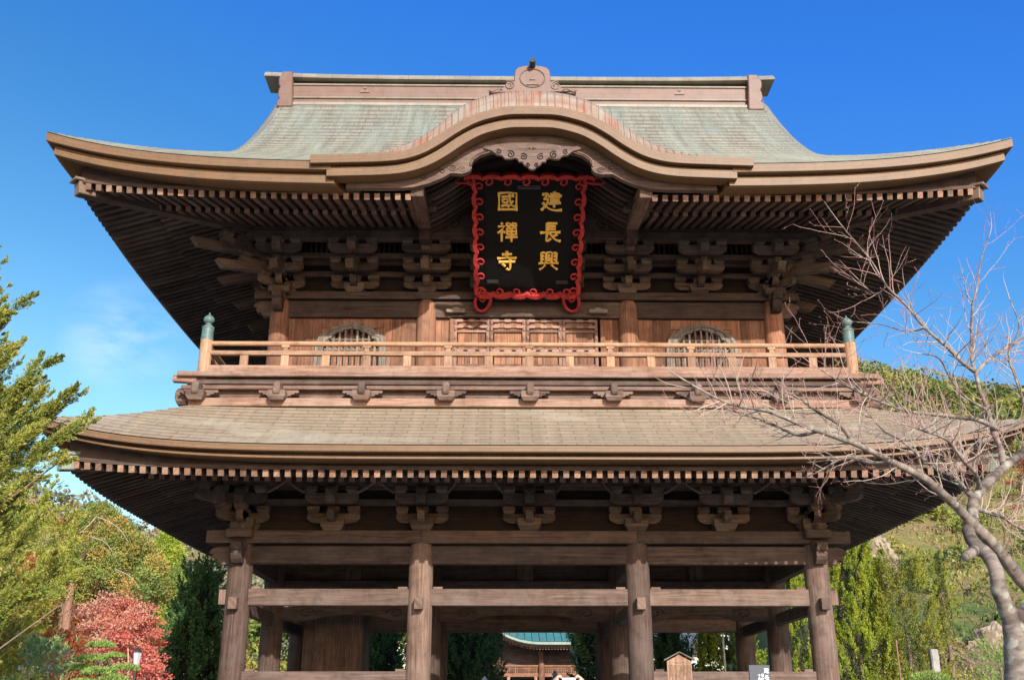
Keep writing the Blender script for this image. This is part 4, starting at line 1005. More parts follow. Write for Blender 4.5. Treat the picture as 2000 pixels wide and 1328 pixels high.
def unit(a): return a / np.maximum(np.linalg.norm(a, axis=-1, keepdims=True), 1e-9)
def leaf_object(name, C, D, Lg, Wd, tint, mat, parent=None):
    n = len(C); S_ = unit(np.cross(D, rng.normal(size=(n, 3))))
    Lg = np.broadcast_to(Lg, (n,))[:, None]; Wd = np.broadcast_to(Wd, (n,))[:, None]
    V = np.stack([C - D * Lg / 2, C + S_ * Wd / 2, C + D * Lg / 2, C - S_ * Wd / 2], 1).reshape(-1, 3)
    me = bpy.data.meshes.new(name); me.vertices.add(4 * n); me.loops.add(4 * n); me.polygons.add(n)
    me.vertices.foreach_set('co', V.astype(np.float32).ravel()); me.loops.foreach_set('vertex_index', np.arange(4 * n, dtype=np.int32))
    me.polygons.foreach_set('loop_start', np.arange(0, 4 * n, 4, dtype=np.int32))
    me.update(calc_edges=True)
    at = me.attributes.new('tint', 'FLOAT', 'FACE'); at.data.foreach_set('value', np.clip(tint, 0, 1).astype(np.float32))
    me.materials.append(M[mat]); o = bpy.data.objects.new(name, me); col.objects.link(o)
    if parent: o.parent = parent
    return o
def plumes(P0, P1, R0, subs, leaves, fan=.65):
    """feathery plumes from P0 to P1: side sprays along the axis, each lined with small leaves"""
    P0, P1 = np.asarray(P0, float), np.asarray(P1, float); n = len(P0); R0 = np.broadcast_to(R0, (n,)).astype(float)
    ax = unit(P1 - P0); k = n * subs; i = np.repeat(np.arange(n), subs)
    t = rng.random(k) ** .85; base = P0[i] + (P1 - P0)[i] * t[:, None]
    rad = rng.normal(size=(k, 3)); rad = unit(rad - ax[i] * (rad * ax[i]).sum(1, keepdims=True))
    d = unit(ax[i] * (1 - fan * .4) + rad * fan); ln = R0[i] * (1.02 - .8 * t) * (.7 + .6 * rng.random(k)) * 1.35
    j = np.repeat(np.arange(k), leaves); u = rng.random(len(j))
    pr = rng.normal(size=(len(j), 3)); pr = unit(pr - d[j] * (pr * d[j]).sum(1, keepdims=True))
    rr = ln[j] * .27 * np.sin(np.pi * (u * .84 + .14)) * rng.random(len(j)) ** .5
    c = base[j] + d[j] * (ln[j] * u)[:, None] + pr * rr[:, None]
    ld = unit(d[j] * .9 + pr * .38 + rng.normal(size=(len(j), 3)) * .24)
    tint = np.clip(.12 + .45 * u * .9 + (rng.random(n) * .3)[i][j] + rng.normal(size=len(j)) * .12, 0, 1)
    return c, ld, tint
def tufts(C, Rr, n, flat_=1., up=.3, tn=.3):
    C = np.asarray(C, float); m = len(C); Rr = np.broadcast_to(Rr, (m,)).astype(float); i = np.repeat(np.arange(m), n)
    d = unit(rng.normal(size=(m * n, 3))); r = rng.random(m * n) ** .45
    off = d * (Rr[i] * r)[:, None]; off[:, 2] *= flat_
    ld = unit(d + np.array([0, 0, up]) + rng.normal(size=d.shape) * .5)
    tint = np.clip(.5 + .28 * d[:, 2] * 0 + (rng.random(m) - .5)[i] * tn * 2 + rng.normal(size=len(i)) * .16, 0, 1)
    return C[i] + off, ld, tint
def cat3(*a): return [np.concatenate([x[k] for x in a]) for k in range(3)]
def tree(name, label, loc, parts, trunk=None, cat='tree', group=None, bark='bark'):
    root = empty(name, loc); tag(root, label, cat, group); o3 = np.array(loc)
    for nm, (c, d, t), lg, wd, mat in parts:
        lo_ = leaf_object(nm, c - o3, d, lg * (.7 + .6 * rng.random(len(c))), wd * (.7 + .6 * rng.random(len(c))), t, mat, root)
        if nm == 'flowers': lo_['kind'] = 'stuff'
    if trunk:
        b = MB()
        for path, r0, r1 in trunk:
            p = smooth_curve([tuple(np.array(q) - o3) for q in path], 4) if len(path) > 2 else [tuple(np.array(q) - o3) for q in path]
            b.tube(p, [lerp(r0, r1, k / (len(p) - 1)) for k in range(len(p))], 9)
        b.build('trunk', bark, root, smooth=True)
    return root
def up_plumes(cx, cy, rx, ry, z0, z1, n, prof, ln, lean=.35, rr=.28):
    """upright flame-like plumes over the crown's envelope"""
    P0, P1 = [], []
    for _ in range(n):
        h = rng.random() ** .9; z = z0 + (z1 - z0) * h; a = rng.random() * 2 * math.pi; q = prof(h) * (.62 + .42 * rng.random() ** .7)
        x, y = cx + rx * q * math.cos(a), cy + ry * q * math.sin(a); l = ln * (.7 + .6 * rng.random())
        dv = unit(np.array([math.cos(a) * lean + rng.normal() * .15, math.sin(a) * lean + rng.normal() * .15, 1.0]))
        P0.append(np.array([x, y, z]) - dv * l * .4); P1.append(np.array([x, y, z]) + dv * l * .6)
    return np.array(P0), np.array(P1)
# ---- near cypress at the left, feathery branches swept up towards the gate
tx, ty = -9.3, -11.2
tips = [(-7.63, -11, 7.45), (-8.02, -11.3, 7.02), (-7.02, -11, 6.5), (-6.62, -11, 5.95), (-6.36, -11.1, 5.5), (-7.28, -10.8, 6.15), (-7.62, -11.4, 6.35), (-6.62, -11.2, 5.02), (-7.2, -10.9, 4.62),
        (-6.45, -11, 3.62), (-6.32, -10.9, 3.45), (-6.8, -11.2, 4.0), (-7.4, -11.2, 5.7), (-6.95, -11.4, 5.35), (-7.75, -10.7, 6.0), (-7.1, -11.1, 5.9), (-6.9, -11, 5.2), (-7.9, -11.3, 7.2), (-7.8, -11.1, 6.75)]
P0, P1, RR = [], [], []
for tp in tips:
    tp = np.array(tp); d = tp - np.array([tx, ty, tp[2] - 1.9]); st = tp - unit(d) * min(1.7, np.linalg.norm(d) * .7); P0.append(st); P1.append(tp); RR.append(.25)
    for q in range(5):                                        # side sprays below the tip
        u = .15 + .16 * q; bp_ = st + (tp - st) * u; P0.append(bp_); dd = unit(unit(d) + rng.normal(size=3) * .55 + np.array([0, 0, .25])); P1.append(bp_ + dd * (.7 - .07 * q)); RR.append(.16)
env = lambda z: float(np.interp(z, [1, 2.6, 3.4, 3.9, 4.5, 5.2, 5.6, 6.4, 7.0, 8, 9.5], [2.2, 2.35, 2.7, 2.2, 1.85, 2.35, 2.5, 1.9, 1.3, .9, .1]))
for _ in range(600):
    z = 1.0 + 7.2 * rng.random(); a = rng.uniform(-1.9, 1.5); q = env(z) * .78 * (.45 + .6 * rng.random() ** .6)
    if abs(z - 4.45) < .35 and q > 1.1: continue
    c = np.array([tx + q * math.cos(a), ty + q * math.sin(a), z]); d = unit(np.array([math.cos(a), math.sin(a), 1.4 + rng.normal() * .2])); l = 1.1 + .5 * rng.random()
    P0.append(c - d * l * .6); P1.append(c + d * l * .4); RR.append(.21)
n = 26000; z = 1 + 6.6 * rng.random(n); a = rng.uniform(-2.4, 2.0, n); q = np.interp(z, [1, 2.6, 3.4, 3.9, 4.5, 5.2, 5.6, 6.4, 7.0, 8], [1.6, 1.7, 1.9, 1.5, 1.2, 1.6, 1.7, 1.2, .7, .3]) * rng.random(n) ** .5
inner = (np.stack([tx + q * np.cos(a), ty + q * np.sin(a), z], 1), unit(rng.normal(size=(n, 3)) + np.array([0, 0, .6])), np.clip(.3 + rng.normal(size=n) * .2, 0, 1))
tree('cypress_tree', 'large feathery yellow green cypress close by on the left in front of the roof corner', (tx, ty, 0),
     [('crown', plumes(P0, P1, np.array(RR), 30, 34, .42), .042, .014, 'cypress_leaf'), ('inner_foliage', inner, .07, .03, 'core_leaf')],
     [([(tx, ty, 0), (tx, ty, 4), (tx + .1, ty, 8.8)], .28, .03)] + [([(tx, ty, t_[2] - 2.2), ((tx + t_[0]) / 2, ty, t_[2] - 1.5), tuple(np.array(t_) - [.25, 0, .45])], .028, .008) for t_ in tips[::2]])
# second, lower cypress behind it
P0, P1 = up_plumes(-11.9, -3.2, 2.3, 1.6, .5, 6.2, 330, lambda h: float(np.interp(h, [0, .4, .75, .9, 1], [.45, .62, 1.0, .65, .15])), 1.2, .6)
tree('cypress_tree', 'bushy golden green cypress behind the near feathery one at the left edge', (-11.9, -3.2, 0), [('crown', plumes(P0, P1, .27, 18, 28), .044, .02, 'golden_leaf')], [([(-11.9, -3.2, 0), (-11.9, -3.2, 5.0)], .2, .05)])
# tall red trunked cedar
C_, R_ = [], []
for _ in range(190):
    h = rng.random(); z = 7.6 + 4.9 * h; wd = 4.4 * (1 - h ** 1.3) + .2; a = rng.random() * 2 * math.pi; q = wd * rng.random() ** .5
    C_.append((-22.1 + q * math.cos(a) - .9 * h, 32.5 + .6 * q * math.sin(a), z)); R_.append(.5 + .35 * rng.random())
dead = [([(-22.4, 30.2, 11.7), (-22.6, 29.9, 11.2), (-22.9, 29.6, 10.7)], .06, .03), ([(-22.4, 30.2, 11.7), (-21.6, 29.9, 11.4), (-20.8, 29.6, 10.9), (-20.2, 29.4, 10.2)], .06, .02), ([(-22.5, 30.0, 10.6), (-21.6, 29.6, 10.3), (-20.9, 29.3, 9.7)], .06, .02), ([(-20.9, 29.8, 8.9), (-20.0, 29.6, 8.5), (-19.4, 29.6, 7.9)], .05, .015)]
ct = tree('cedar_tree', 'tall cedar with reddish trunk and orange tinged green tufts beyond the red maples', (-23.3, 32, 0), [('crown', tufts(C_, R_, 420, .8, .4, .4), .15, .06, 'cedar_leaf')],
     [([(-23.2, 31.2, 0), (-23.3, 31, 4), (-23.5, 31, 8), (-22.9, 32, 12)], .36, .10)], bark='bark_red')
for path, r0, r1 in dead:
    p = smooth_curve([(x + 23.3, y - 32, z) for x, y, z in path], 4); MB().tube(p, [.6 * lerp(r0, r1, k / (len(p) - 1)) for k in range(len(p))], 6).build('dead_branch', 'dead_wood', ct, smooth=True)
C_, R_ = [], []
for _ in range(150):
    h = rng.random(); z = 5.5 + 6.7 * h; wd = 2.3 * (1 - h ** 1.6) + .15; a = rng.random() * 2 * math.pi; q = wd * rng.random() ** .5
    C_.append((-21.7 + q * math.cos(a) + .2 * h, 40 + q * math.sin(a), z)); R_.append(.5 + .25 * rng.random())
tree('cypress_tree', 'bright lime green conifer standing right of the tall cedar', (-21.6, 40, 0), [('crown', tufts(C_, R_, 380, .85, .5, .3), .17, .065, 'lime_leaf')], [([(-21.6, 40, 0), (-21.6, 40, 11)], .3, .06)])
# maples
def maple(label, cx, cy, rx, ry, z0, z1, n, mat, base, seed_tint=0., lv=105):
    C_, R_ = [], []
    for _ in range(n):
        h = rng.random(); a = rng.random() * 2 * math.pi; q = rng.random() ** .4 * math.sqrt(max(.05, 1 - (h - .3) ** 2 * 1.9)) * (.7 + .65 * rng.random())
        C_.append((cx + rx * q * math.cos(a), cy + ry * q * math.sin(a), z0 + (z1 - z0) * h)); R_.append((.34 + .25 * rng.random()) * min(1, .55 + .3 * rx * .6))
    c, d, t = tufts(C_, R_, lv, .42, .0, .35); t = np.clip(t + seed_tint + (c[:, 0] - cx) / rx * -.16, 0, 1)
    br = [([base, (base[0], base[1], z0 + .3)], .10, .07)]
    for q in range(7):
        a = q * .9 + .4; e = (cx + rx * .6 * math.cos(a), cy + ry * .5 * math.sin(a), lerp(z0, z1, .45 + .3 * rng.random()))
        br.append(([(base[0], base[1], z0 + .2), ((base[0] + e[0]) / 2 + rng.normal() * .1, (base[1] + e[1]) / 2, (z0 + e[2]) / 2 + .15), e], .045, .01))
    return tree('maple_tree', label, base, [('crown', (c, d, t), .06, .04, mat)], br, bark='bark_pale')
maple('crimson maple in full autumn colour behind the street lamp', -9.35, 0, .95, .8, 1.4, 3.85, 150, 'crimson_leaf', (-9.3, .2, 0), .2)
maple('rust orange maple left of the clipped garden pine', -10.9, -.3, .95, .7, 1.3, 3.45, 110, 'rust_leaf', (-10.8, 0, 0), .15)
maple('salmon red maple with bare pale stem rising over the crimson and rust ones', -10.05, .8, 1.0, .6, 2.4, 4.4, 120, 'crimson_leaf', (-10.0, .8, 0), .42)
maple('dark red maple peeping past the cherry branches at the right edge', 18.55, 11, .8, .9, 8.4, 10.7, 45, 'crimson_leaf', (18, 11, 0), -.25)
# trained pine with rounded pads
pads = [(-10.75, 2, 3.28, .34), (-10.35, 1.9, 3.02, .26), (-10.85, 1.8, 2.92, .40), (-11.1, 2.1, 2.72, .34), (-10.6, 1.7, 2.62, .40), (-10.05, 1.9, 2.72, .34), (-10.2, 1.7, 2.45, .36), (-10.9, 1.7, 2.34, .42), (-10.4, 2.2, 2.2, .4), (-11.2, 1.8, 2.2, .4), (-10.5, 1.6, 2.0, .45)]
pads = [(-.72 + (x + .72) * .74, -25 + (y + 25) * .74, 1.6 + (z - 1.6) * .74, r * .74) for x, y, z, r in pads]
pp = []
for x, y, z, r in pads:
    n = 900; d = unit(rng.normal(size=(n, 3))); d[:, 2] = np.abs(d[:, 2]) - .15; rr_ = r * (.75 + .28 * rng.random(n))
    c = np.array([x, y, z]) + d * rr_[:, None] * np.array([1.1, 1, .48]); pp.append((c, unit(d * .5 + np.array([0, 0, .8]) + rng.normal(size=(n, 3)) * .4), np.clip(.45 + rng.normal(size=n) * .22, 0, 1)))
tree('garden_pine', 'clipped garden pine with rounded cloud pads below the red maple', (-8.05, -5, 0), [('crown', cat3(*pp), .055, .016, 'pine_leaf')],
     [([(-8.05, -5, 0), (-7.95, -5, 1.2), (-8.15, -5, 2.0), (-8.1, -5, 2.7)], .07, .03)] + [([(-8.08, -5, z - .25), (x, y, z - .08)], .028, .015) for x, y, z, r in pads], cat='pine')
# soft pine and bushes at lower left
P0, P1 = up_plumes(-9.75, -3.6, .75, .6, .6, 2.9, 55, lambda h: 1.05 - .7 * h ** 2, .7, .8)
tree('pine_tree', 'soft blue green young pine at the lower left below the cypress', (-9.75, -3.6, 0), [('crown', plumes(P0, P1, .26, 12, 14), .10, .014, 'blue_pine_leaf')], [([(-9.75, -3.6, 0), (-9.75, -3.6, 2.4)], .06, .02)], cat='pine')
C_ = [(-9.0 - .5 * rng.random(), -6 + .6 * rng.normal(), .6 + 1.6 * rng.random()) for _ in range(30)]
tree('shrub', 'small olive shrub with dry stems in the lower left corner', (-9.2, -6, 0), [('crown', tufts(C_, .3, 120), .07, .035, 'olive_leaf')], [([(-9.2, -6, 0), (-9.1 + .2 * k, -6, 1.6)], .02, .008) for k in range(4)], cat='shrub')
C_ = [(-7.3 + .5 * rng.normal(), -3.6 + .3 * rng.normal(), .4 + 1.3 * rng.random()) for _ in range(40)]
tree('shrub', 'low yellowing shrub at the foot of the street lamp', (-7.3, -3.6, 0), [('crown', tufts(C_, .24, 110), .05, .03, 'olive_leaf')], [([(-7.3, -3.6, 0), (-7.4 + .15 * k, -3.6, 1.3)], .02, .008) for k in range(3)], cat='shrub')
# dark evergreens seen beside and through the gate
def evergreen(label, cx, cy, rx, ry, z0, z1, n, mat, prof=lambda h: 1.0 - .8 * h ** 1.7, ln=1.1, lean=.6, rr=.33, lf=.085, subs=12, lv=12, name='evergreen_tree', core='core_leaf', kc=90):
    P0, P1 = up_plumes(cx, cy, rx, ry, z0, z1, n, prof, ln, lean)
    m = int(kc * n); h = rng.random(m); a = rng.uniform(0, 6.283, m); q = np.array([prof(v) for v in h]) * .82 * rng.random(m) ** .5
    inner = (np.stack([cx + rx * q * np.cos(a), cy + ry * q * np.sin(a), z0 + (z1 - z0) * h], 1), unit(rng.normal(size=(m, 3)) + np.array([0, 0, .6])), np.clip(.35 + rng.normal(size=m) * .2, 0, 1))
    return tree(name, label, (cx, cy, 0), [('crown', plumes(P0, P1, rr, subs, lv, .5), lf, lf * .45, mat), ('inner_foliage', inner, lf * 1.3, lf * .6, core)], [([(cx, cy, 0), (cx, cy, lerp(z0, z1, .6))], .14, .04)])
evergreen('dense dark green evergreen left of the gate column behind the red maple', -11.5, 13, 1.55, 1.5, .6, 6.5, 420, 'dark_leaf')
evergreen('dark evergreen filling the left bay beyond the stair enclosure', -5.9, 22, 1.5, 1.3, .6, 6.5, 330, 'dark_leaf')
evergreen('dark evergreen hanging beside the far hall at the left of the middle bay', -2.05, 22, 1.35, 1.2, 2.0, 6.4, 330, 'dark_leaf', prof=lambda h: .45 + .65 * math.sin(math.pi * min(1, h * .9 + .15)))
evergreen('sparse dark tree with yellowing leaves right of the far hall', 3.25, 22, .85, .9, 2.4, 6.3, 110, 'dark_leaf', prof=lambda h: .6 + .4 * h)
C_ = [(3.2 + .5 * rng.normal(), 21.6, 4.6 + .5 * rng.normal()) for _ in range(22)]
tree('shrub', 'yellow leaved branch tips in front of the far hall roof', (3.2, 21.6, 0), [('crown', tufts(C_, .2, 40), .09, .06, 'lime_leaf')], [([(3.2, 21.6, 0), (3.2, 21.6, 4.8)], .05, .02)], cat='shrub')
evergreen('dark broadleaf tree behind the wooden notice board', 6.0, 17, 1.15, 1.0, .6, 5.6, 260, 'dark_leaf')
# bright junipers on the right
fl = lambda h: 1.0 - .72 * h ** 2.2
for k, (lb, cx, cy, rx, z1, n) in enumerate((
    ('bright green flame juniper seen through the right bay left of the white pole', 7.1, 14.5, .75, 4.7, 80), ('bright green flame juniper seen through the right bay beside the rear column', 8.3, 13.6, .7, 4.9, 80), ('bright green flame juniper just left of the right corner column', 10.2, 13.8, .9, 6.6, 130))):
    evergreen(lb, cx, cy, rx, rx, .4, z1, int(n * 1.0), 'juniper_leaf', fl, .8, .22, .23, .046, 18, 30, 'juniper_tree')
evergreen('tall dense green juniper directly right of the corner column', 12.5, 14, 1.75, 1.3, .3, 8.2, 430, 'juniper_leaf', fl, .85, .22, .24, .046, 20, 34, 'juniper_tree')
evergreen('olive juniper with loose twisted plumes nearest the bare cherry', 14.1, 13.4, 1.45, 1.2, .3, 7.1, 220, 'olive_leaf', lambda h: 1.0 - .55 * h ** 3, 1.0, .5, .22, .042, 20, 30, 'juniper_tree')
evergreen('thin twisted juniper spire leaning out towards the grassy slope', 15.5, 13.2, .45, .5, 3.8, 7.3, 40, 'olive_leaf', lambda h: 1.0 - .75 * h, .9, .55, .16, .038, 16, 26, 'juniper_tree')
# ---- bare cherry tree in front of the right end
CHERRY_SRC = None
CHERRY = {
'T': ([(4.42, -14.4, 1.27), (4.44, -14.4, 1.6), (4.47, -14.4, 1.94), (4.48, -14.4, 2.27), (4.45, -14.4, 2.5)], 0.235, 0.21),
'A': ([(4.45, -14.4, 2.44), (4.38, -14.45, 2.66), (4.32, -14.5, 2.81), (4.32, -14.5, 2.99), (4.31, -14.4, 3.16), (4.24, -14.3, 3.29), (4.24, -14.2, 3.43), (4.28, -14.2, 3.55)], 0.085, 0.062),
'A2': ([(4.49, -14.4, 2.5), (4.85, -14.2, 2.66), (5.26, -14.0, 2.87), (5.71, -13.8, 3.22)], 0.12, 0.08),
'STUB': ([(4.25, -14.3, 3.24), (4.06, -14.5, 3.15), (4.0, -14.55, 3.12)], 0.06, 0.045),
'B': ([(5.26, -13.7, 2.63), (4.89, -13.9, 2.93), (4.72, -14.0, 3.11), (4.56, -14.1, 3.27), (4.4, -14.2, 3.4), (4.29, -14.2, 3.52)], 0.07, 0.062),
'C': ([(4.3, -14.2, 3.51), (4.12, -14.3, 3.67), (3.89, -14.5, 3.78), (3.71, -14.6, 3.9), (3.5, -14.7, 3.98), (3.3, -14.8, 4.04), (3.09, -14.9, 4.11), (2.84, -15.0, 4.19), (2.44, -15.2, 4.26), (2.19, -15.3, 4.32), (1.9, -15.4, 4.4), (1.51, -15.6, 4.41), (1.25, -15.7, 4.49), (1.02, -15.8, 4.59)], 0.056, 0.009),
'D': ([(4.3, -14.2, 3.52), (4.38, -14.1, 3.76), (4.53, -14.0, 3.92), (4.74, -13.9, 4.08), (4.93, -13.8, 4.22), (5.18, -13.7, 4.38), (5.49, -13.6, 4.54), (5.89, -13.5, 4.8)], 0.06, 0.04),
'D2': ([(4.93, -13.8, 4.22), (4.93, -13.8, 4.45), (4.83, -13.9, 4.59), (4.81, -13.9, 4.86), (4.71, -14.0, 5.03), (4.69, -14.0, 5.27), (4.67, -14.0, 5.45), (4.72, -14.0, 5.76), (4.73, -14.1, 6.04), (4.84, -14.1, 6.33), (4.87, -14.2, 6.58), (5.04, -14.2, 6.94)], 0.040, 0.005),
'E': ([(4.68, -14.0, 5.29), (4.45, -14.2, 5.34), (4.28, -14.3, 5.46), (3.97, -14.5, 5.62), (3.75, -14.6, 5.85), (3.52, -14.7, 6.04), (3.35, -14.8, 6.29), (3.17, -14.9, 6.46), (2.98, -15.0, 6.65)], 0.026, 0.005),
'F': ([(4.89, -13.9, 4.64), (4.53, -14.2, 4.66), (4.2, -14.4, 4.64), (3.86, -14.6, 4.61), (3.54, -14.8, 4.58), (3.25, -15.0, 4.59), (2.97, -15.2, 4.62), (2.71, -15.3, 4.71), (2.52, -15.4, 4.79), (2.39, -15.4, 4.88)], 0.03, 0.005),
'G': ([(4.41, -14.1, 3.8), (4.34, -13.9, 4.03), (4.23, -13.8, 4.16), (4.12, -13.6, 4.37), (3.94, -13.5, 4.61), (3.78, -13.4, 4.76), (3.64, -13.3, 5.04)], 0.036, 0.006),
'H': ([(4.29, -13.9, 4.08), (4.43, -13.8, 4.27), (4.61, -13.7, 4.44), (5.02, -13.5, 4.67), (5.52, -13.3, 4.91), (5.97, -13.2, 5.08)], 0.042, 0.02),
'I': ([(3.3, -14.8, 4.04), (3.14, -14.6, 4.08), (2.95, -14.4, 4.18), (2.69, -14.3, 4.06), (2.6, -14.2, 4.03)], 0.025, 0.006),
'J': ([(2.44, -15.2, 4.26), (2.3, -15.0, 4.27), (2.13, -14.9, 4.38), (1.85, -14.8, 4.53), (1.61, -14.7, 4.65), (1.48, -14.6, 4.81)], 0.022, 0.005),
'K': ([(2.84, -15.0, 4.19), (2.69, -15.1, 4.35), (2.42, -15.2, 4.48), (2.17, -15.3, 4.61), (1.92, -15.4, 4.6)], 0.024, 0.006),
'L': ([(5.18, -13.7, 4.38), (5.28, -13.8, 4.6), (5.23, -13.9, 4.93), (5.14, -14.0, 5.2), (5.11, -14.0, 5.51), (5.23, -14.1, 5.79), (5.18, -14.1, 6.14)], 0.03, 0.005),
'M': ([(4.69, -14.0, 5.27), (4.99, -13.8, 5.52), (5.25, -13.7, 5.68), (5.54, -13.6, 5.85), (5.88, -13.5, 6.08)], 0.022, 0.008),
'N': ([(4.34, -14.1, 3.72), (4.67, -13.8, 3.72), (4.93, -13.6, 3.7), (5.19, -13.4, 3.62), (5.57, -13.2, 3.54)], 0.03, 0.012),
'O': ([(4.53, -14.0, 3.92), (4.36, -14.3, 4.04), (4.11, -14.6, 4.11), (3.84, -14.9, 4.25), (3.47, -15.2, 4.27), (3.24, -15.4, 4.27)], 0.03, 0.007),
'Q': ([(3.97, -14.5, 5.62), (3.84, -14.3, 5.66), (3.64, -14.1, 5.82), (3.36, -14.0, 5.89)], 0.012, 0.004),
'S': ([(3.52, -14.7, 6.04), (3.43, -14.6, 5.98), (3.36, -14.5, 6.12), (3.29, -14.5, 6.21)], 0.01, 0.004),
'U': ([(4.81, -13.9, 4.86), (4.46, -14.2, 4.9), (4.22, -14.4, 5.04), (4.07, -14.5, 5.27), (3.84, -14.6, 5.29)], 0.02, 0.005),
}

bark_c, t_, b_ = newmat('cherry_bark'); Lk = t_.links.new
tcx = nd(t_, 'ShaderNodeTexCoord'); uvx = nd(t_, 'ShaderNodeUVMap'); mpx = nd(t_, 'ShaderNodeMapping'); mpx.inputs['Scale'].default_value = (11, 2.2, 1); Lk(uvx.outputs[0], mpx.inputs[0])
nb = nd(t_, 'ShaderNodeTexNoise', _Scale=1.0, _Detail=6.0, _Roughness=.6); Lk(mpx.outputs[0], nb.inputs[0])
rb = ramp(t_, [(.3, (0.050, 0.038, 0.033)), (.48, (0.166, 0.136, 0.114)), (.72, (0.310, 0.268, 0.228))]); Lk(nb.outputs[0], rb.inputs[0])
nl = nd(t_, 'ShaderNodeTexNoise', _Scale=7.0, _Detail=5.0, _Roughness=.55); Lk(tcx.outputs['Object'], nl.inputs[0])
ml = nd(t_, 'ShaderNodeMapRange'); ml.inputs[1].default_value = .57; ml.inputs[2].default_value = .63; Lk(nl.outputs[0], ml.inputs[0])
mxl = nd(t_, 'ShaderNodeMixRGB'); mxl.inputs[2].default_value = (.27, .27, .22, 1); Lk(ml.outputs[0], mxl.inputs[0]); Lk(rb.outputs[0], mxl.inputs[1]); nd2 = nd(t_, 'ShaderNodeTexNoise', _Scale=2.6, _Detail=4.0, _Roughness=.6); Lk(tcx.outputs['Object'], nd2.inputs[0])
rd2 = ramp(t_, [(.36, (.42, .38, .36)), (.47, (1, 1, 1)), (.70, (1.22, 1.18, 1.12))]); Lk(nd2.outputs[0], rd2.inputs[0]); Lk(mul(t_, mxl.outputs[0], rd2.outputs[0]), b_.inputs['Base Color']); b_.inputs['Roughness'].default_value = .85
bpx = nd(t_, 'ShaderNodeBump', _Strength=.35, _Distance=.01); Lk(nb.outputs[0], bpx.inputs['Height']); Lk(bpx.outputs[0], b_.inputs['Normal'])
M['cherry_bark'] = bark_c
tw, t_, b_ = newmat('cherry_twig'); at = nd(t_, 'ShaderNodeAttribute', attribute_name='tint'); rt_ = ramp(t_, [(0, (.30, .30, .20)), (.45, (.36, .31, .25)), (.8, (.34, .19, .16)), (1, (.30, .13, .11))]); t_.links.new(at.outputs['Fac'], rt_.inputs[0]); t_.links.new(rt_.outputs[0], b_.inputs['Base Color']); b_.inputs['Roughness'].default_value = .7
M['cherry_twig'] = tw
CB = (4.44, -14.4, 0)
ch = empty('cherry_tree', CB); tag(ch, 'bare leafless cherry tree with lichened trunk and reddish twigs at the right', 'tree')
tb = MB(); trk = [(4.40, -14.4, 0), (4.41, -14.4, .4), (4.42, -14.4, .9)] + CHERRY['T'][0]
tr_ = [.36, .30, .26] + [lerp(.225, .10, (k / 4) ** 1.6) for k in range(5)]
p = smooth_curve(trk, 4); tb.tube([tuple(np.array(q) - CB) for q in p], [float(np.interp(k / 4, range(len(tr_)), tr_)) * (1 + .015 * math.sin(k * 1.7)) for k in range(len(p))], 18)
tb.build('trunk', 'cherry_bark', ch, smooth=True)
twg = MB(); rnd = random.Random(5)
def rv(): return Vector((rnd.gauss(0, 1), rnd.gauss(0, 1), rnd.gauss(0, 1))).normalized()
def twig(p, d, l, r, depth):
    n = max(3, int(l / .09)); pts = [p.copy()]; q = p.copy(); dd = d.normalized()
    for k in range(n):
        dd = (dd + rv() * .22 + Vector((0, 0, .07))).normalized(); q = q + dd * (l / n); pts.append(q.copy())
    rad = [lerp(r, max(.0014, r * .35), k / n) for k in range(n + 1)]
    twg.tube(pts, rad, 5 if r > .006 else 4, tint=min(1, max(0, 1 - r / .014 + rnd.gauss(0, .15))), caps=False)
    if r < .006:
        for k in range(1, n + 1):
            if rnd.random() < .5:
                e = pts[k]; bd = (dd + rv() * .8).normalized(); twg.tube([e, e + bd * .008, e + bd * .018], [.0022, .0036, .0008], 4, tint=.95, caps=False)
    if depth > 0:
        for k in range(1, n + 1):
            if rnd.random() < (.62 if depth > 1 else .5):
                f = k / n; dv = (pts[k] - pts[k - 1]).normalized(); side = rv(); side = (side - dv * side.dot(dv)).normalized()
                twig(pts[k], dv * .65 + side * .75 + Vector((0, 0, .12)), l * (.30 + .35 * rnd.random()) * (1.1 - .5 * f), rad[k] * .62, depth - 1)
big = None
for key, (pts, r0, r1) in CHERRY.items():
    if key == 'T': continue
    p = [Vector(q) - Vector(CB) for q in smooth_curve(pts, 5)]; n = len(p)
    rad = [lerp(r0, r1, (k / (n - 1)) ** .8) * (1 + .03 * math.sin(k * 2.1) + rnd.uniform(-.05, .05)) for k in range(n)]
    if key in ('A', 'B', 'C', 'D', 'A2', 'STUB'):
        MB().tube(p, rad, 12).build('limb', 'cherry_bark', ch, smooth=True)
    else: MB().tube(p, rad, 8).build('branch', 'cherry_bark', ch, smooth=True)
    if key in ('STUB', 'A', 'B', 'A2'): continue
    L_ = 0
    for k in range(2, n):
        if rad[k] > .05: continue
        seg = (p[k] - p[k - 1]).length; dv = (p[k] - p[k - 1]).normalized()
        for _ in range(1 if seg < .06 else 2):
            if rnd.random() < (.34 if key in 'ED2MLQSU' else .62):
                side = rv(); side = (side - dv * side.dot(dv)).normalized(); rr_ = max(.003, min(.0075, rad[k] * .5))
                twig(p[k], dv * .6 + side * .8 + Vector((0, 0, .25)), (.28 + .45 * rnd.random()), rr_, 1 if rnd.random() < (.85 if key in 'ED2MLQSU' else .55) else 2)
    twig(p[-1], p[-1] - p[-3], .3, rad[-1], 1)
twg.build('twigs', 'cherry_twig', ch)
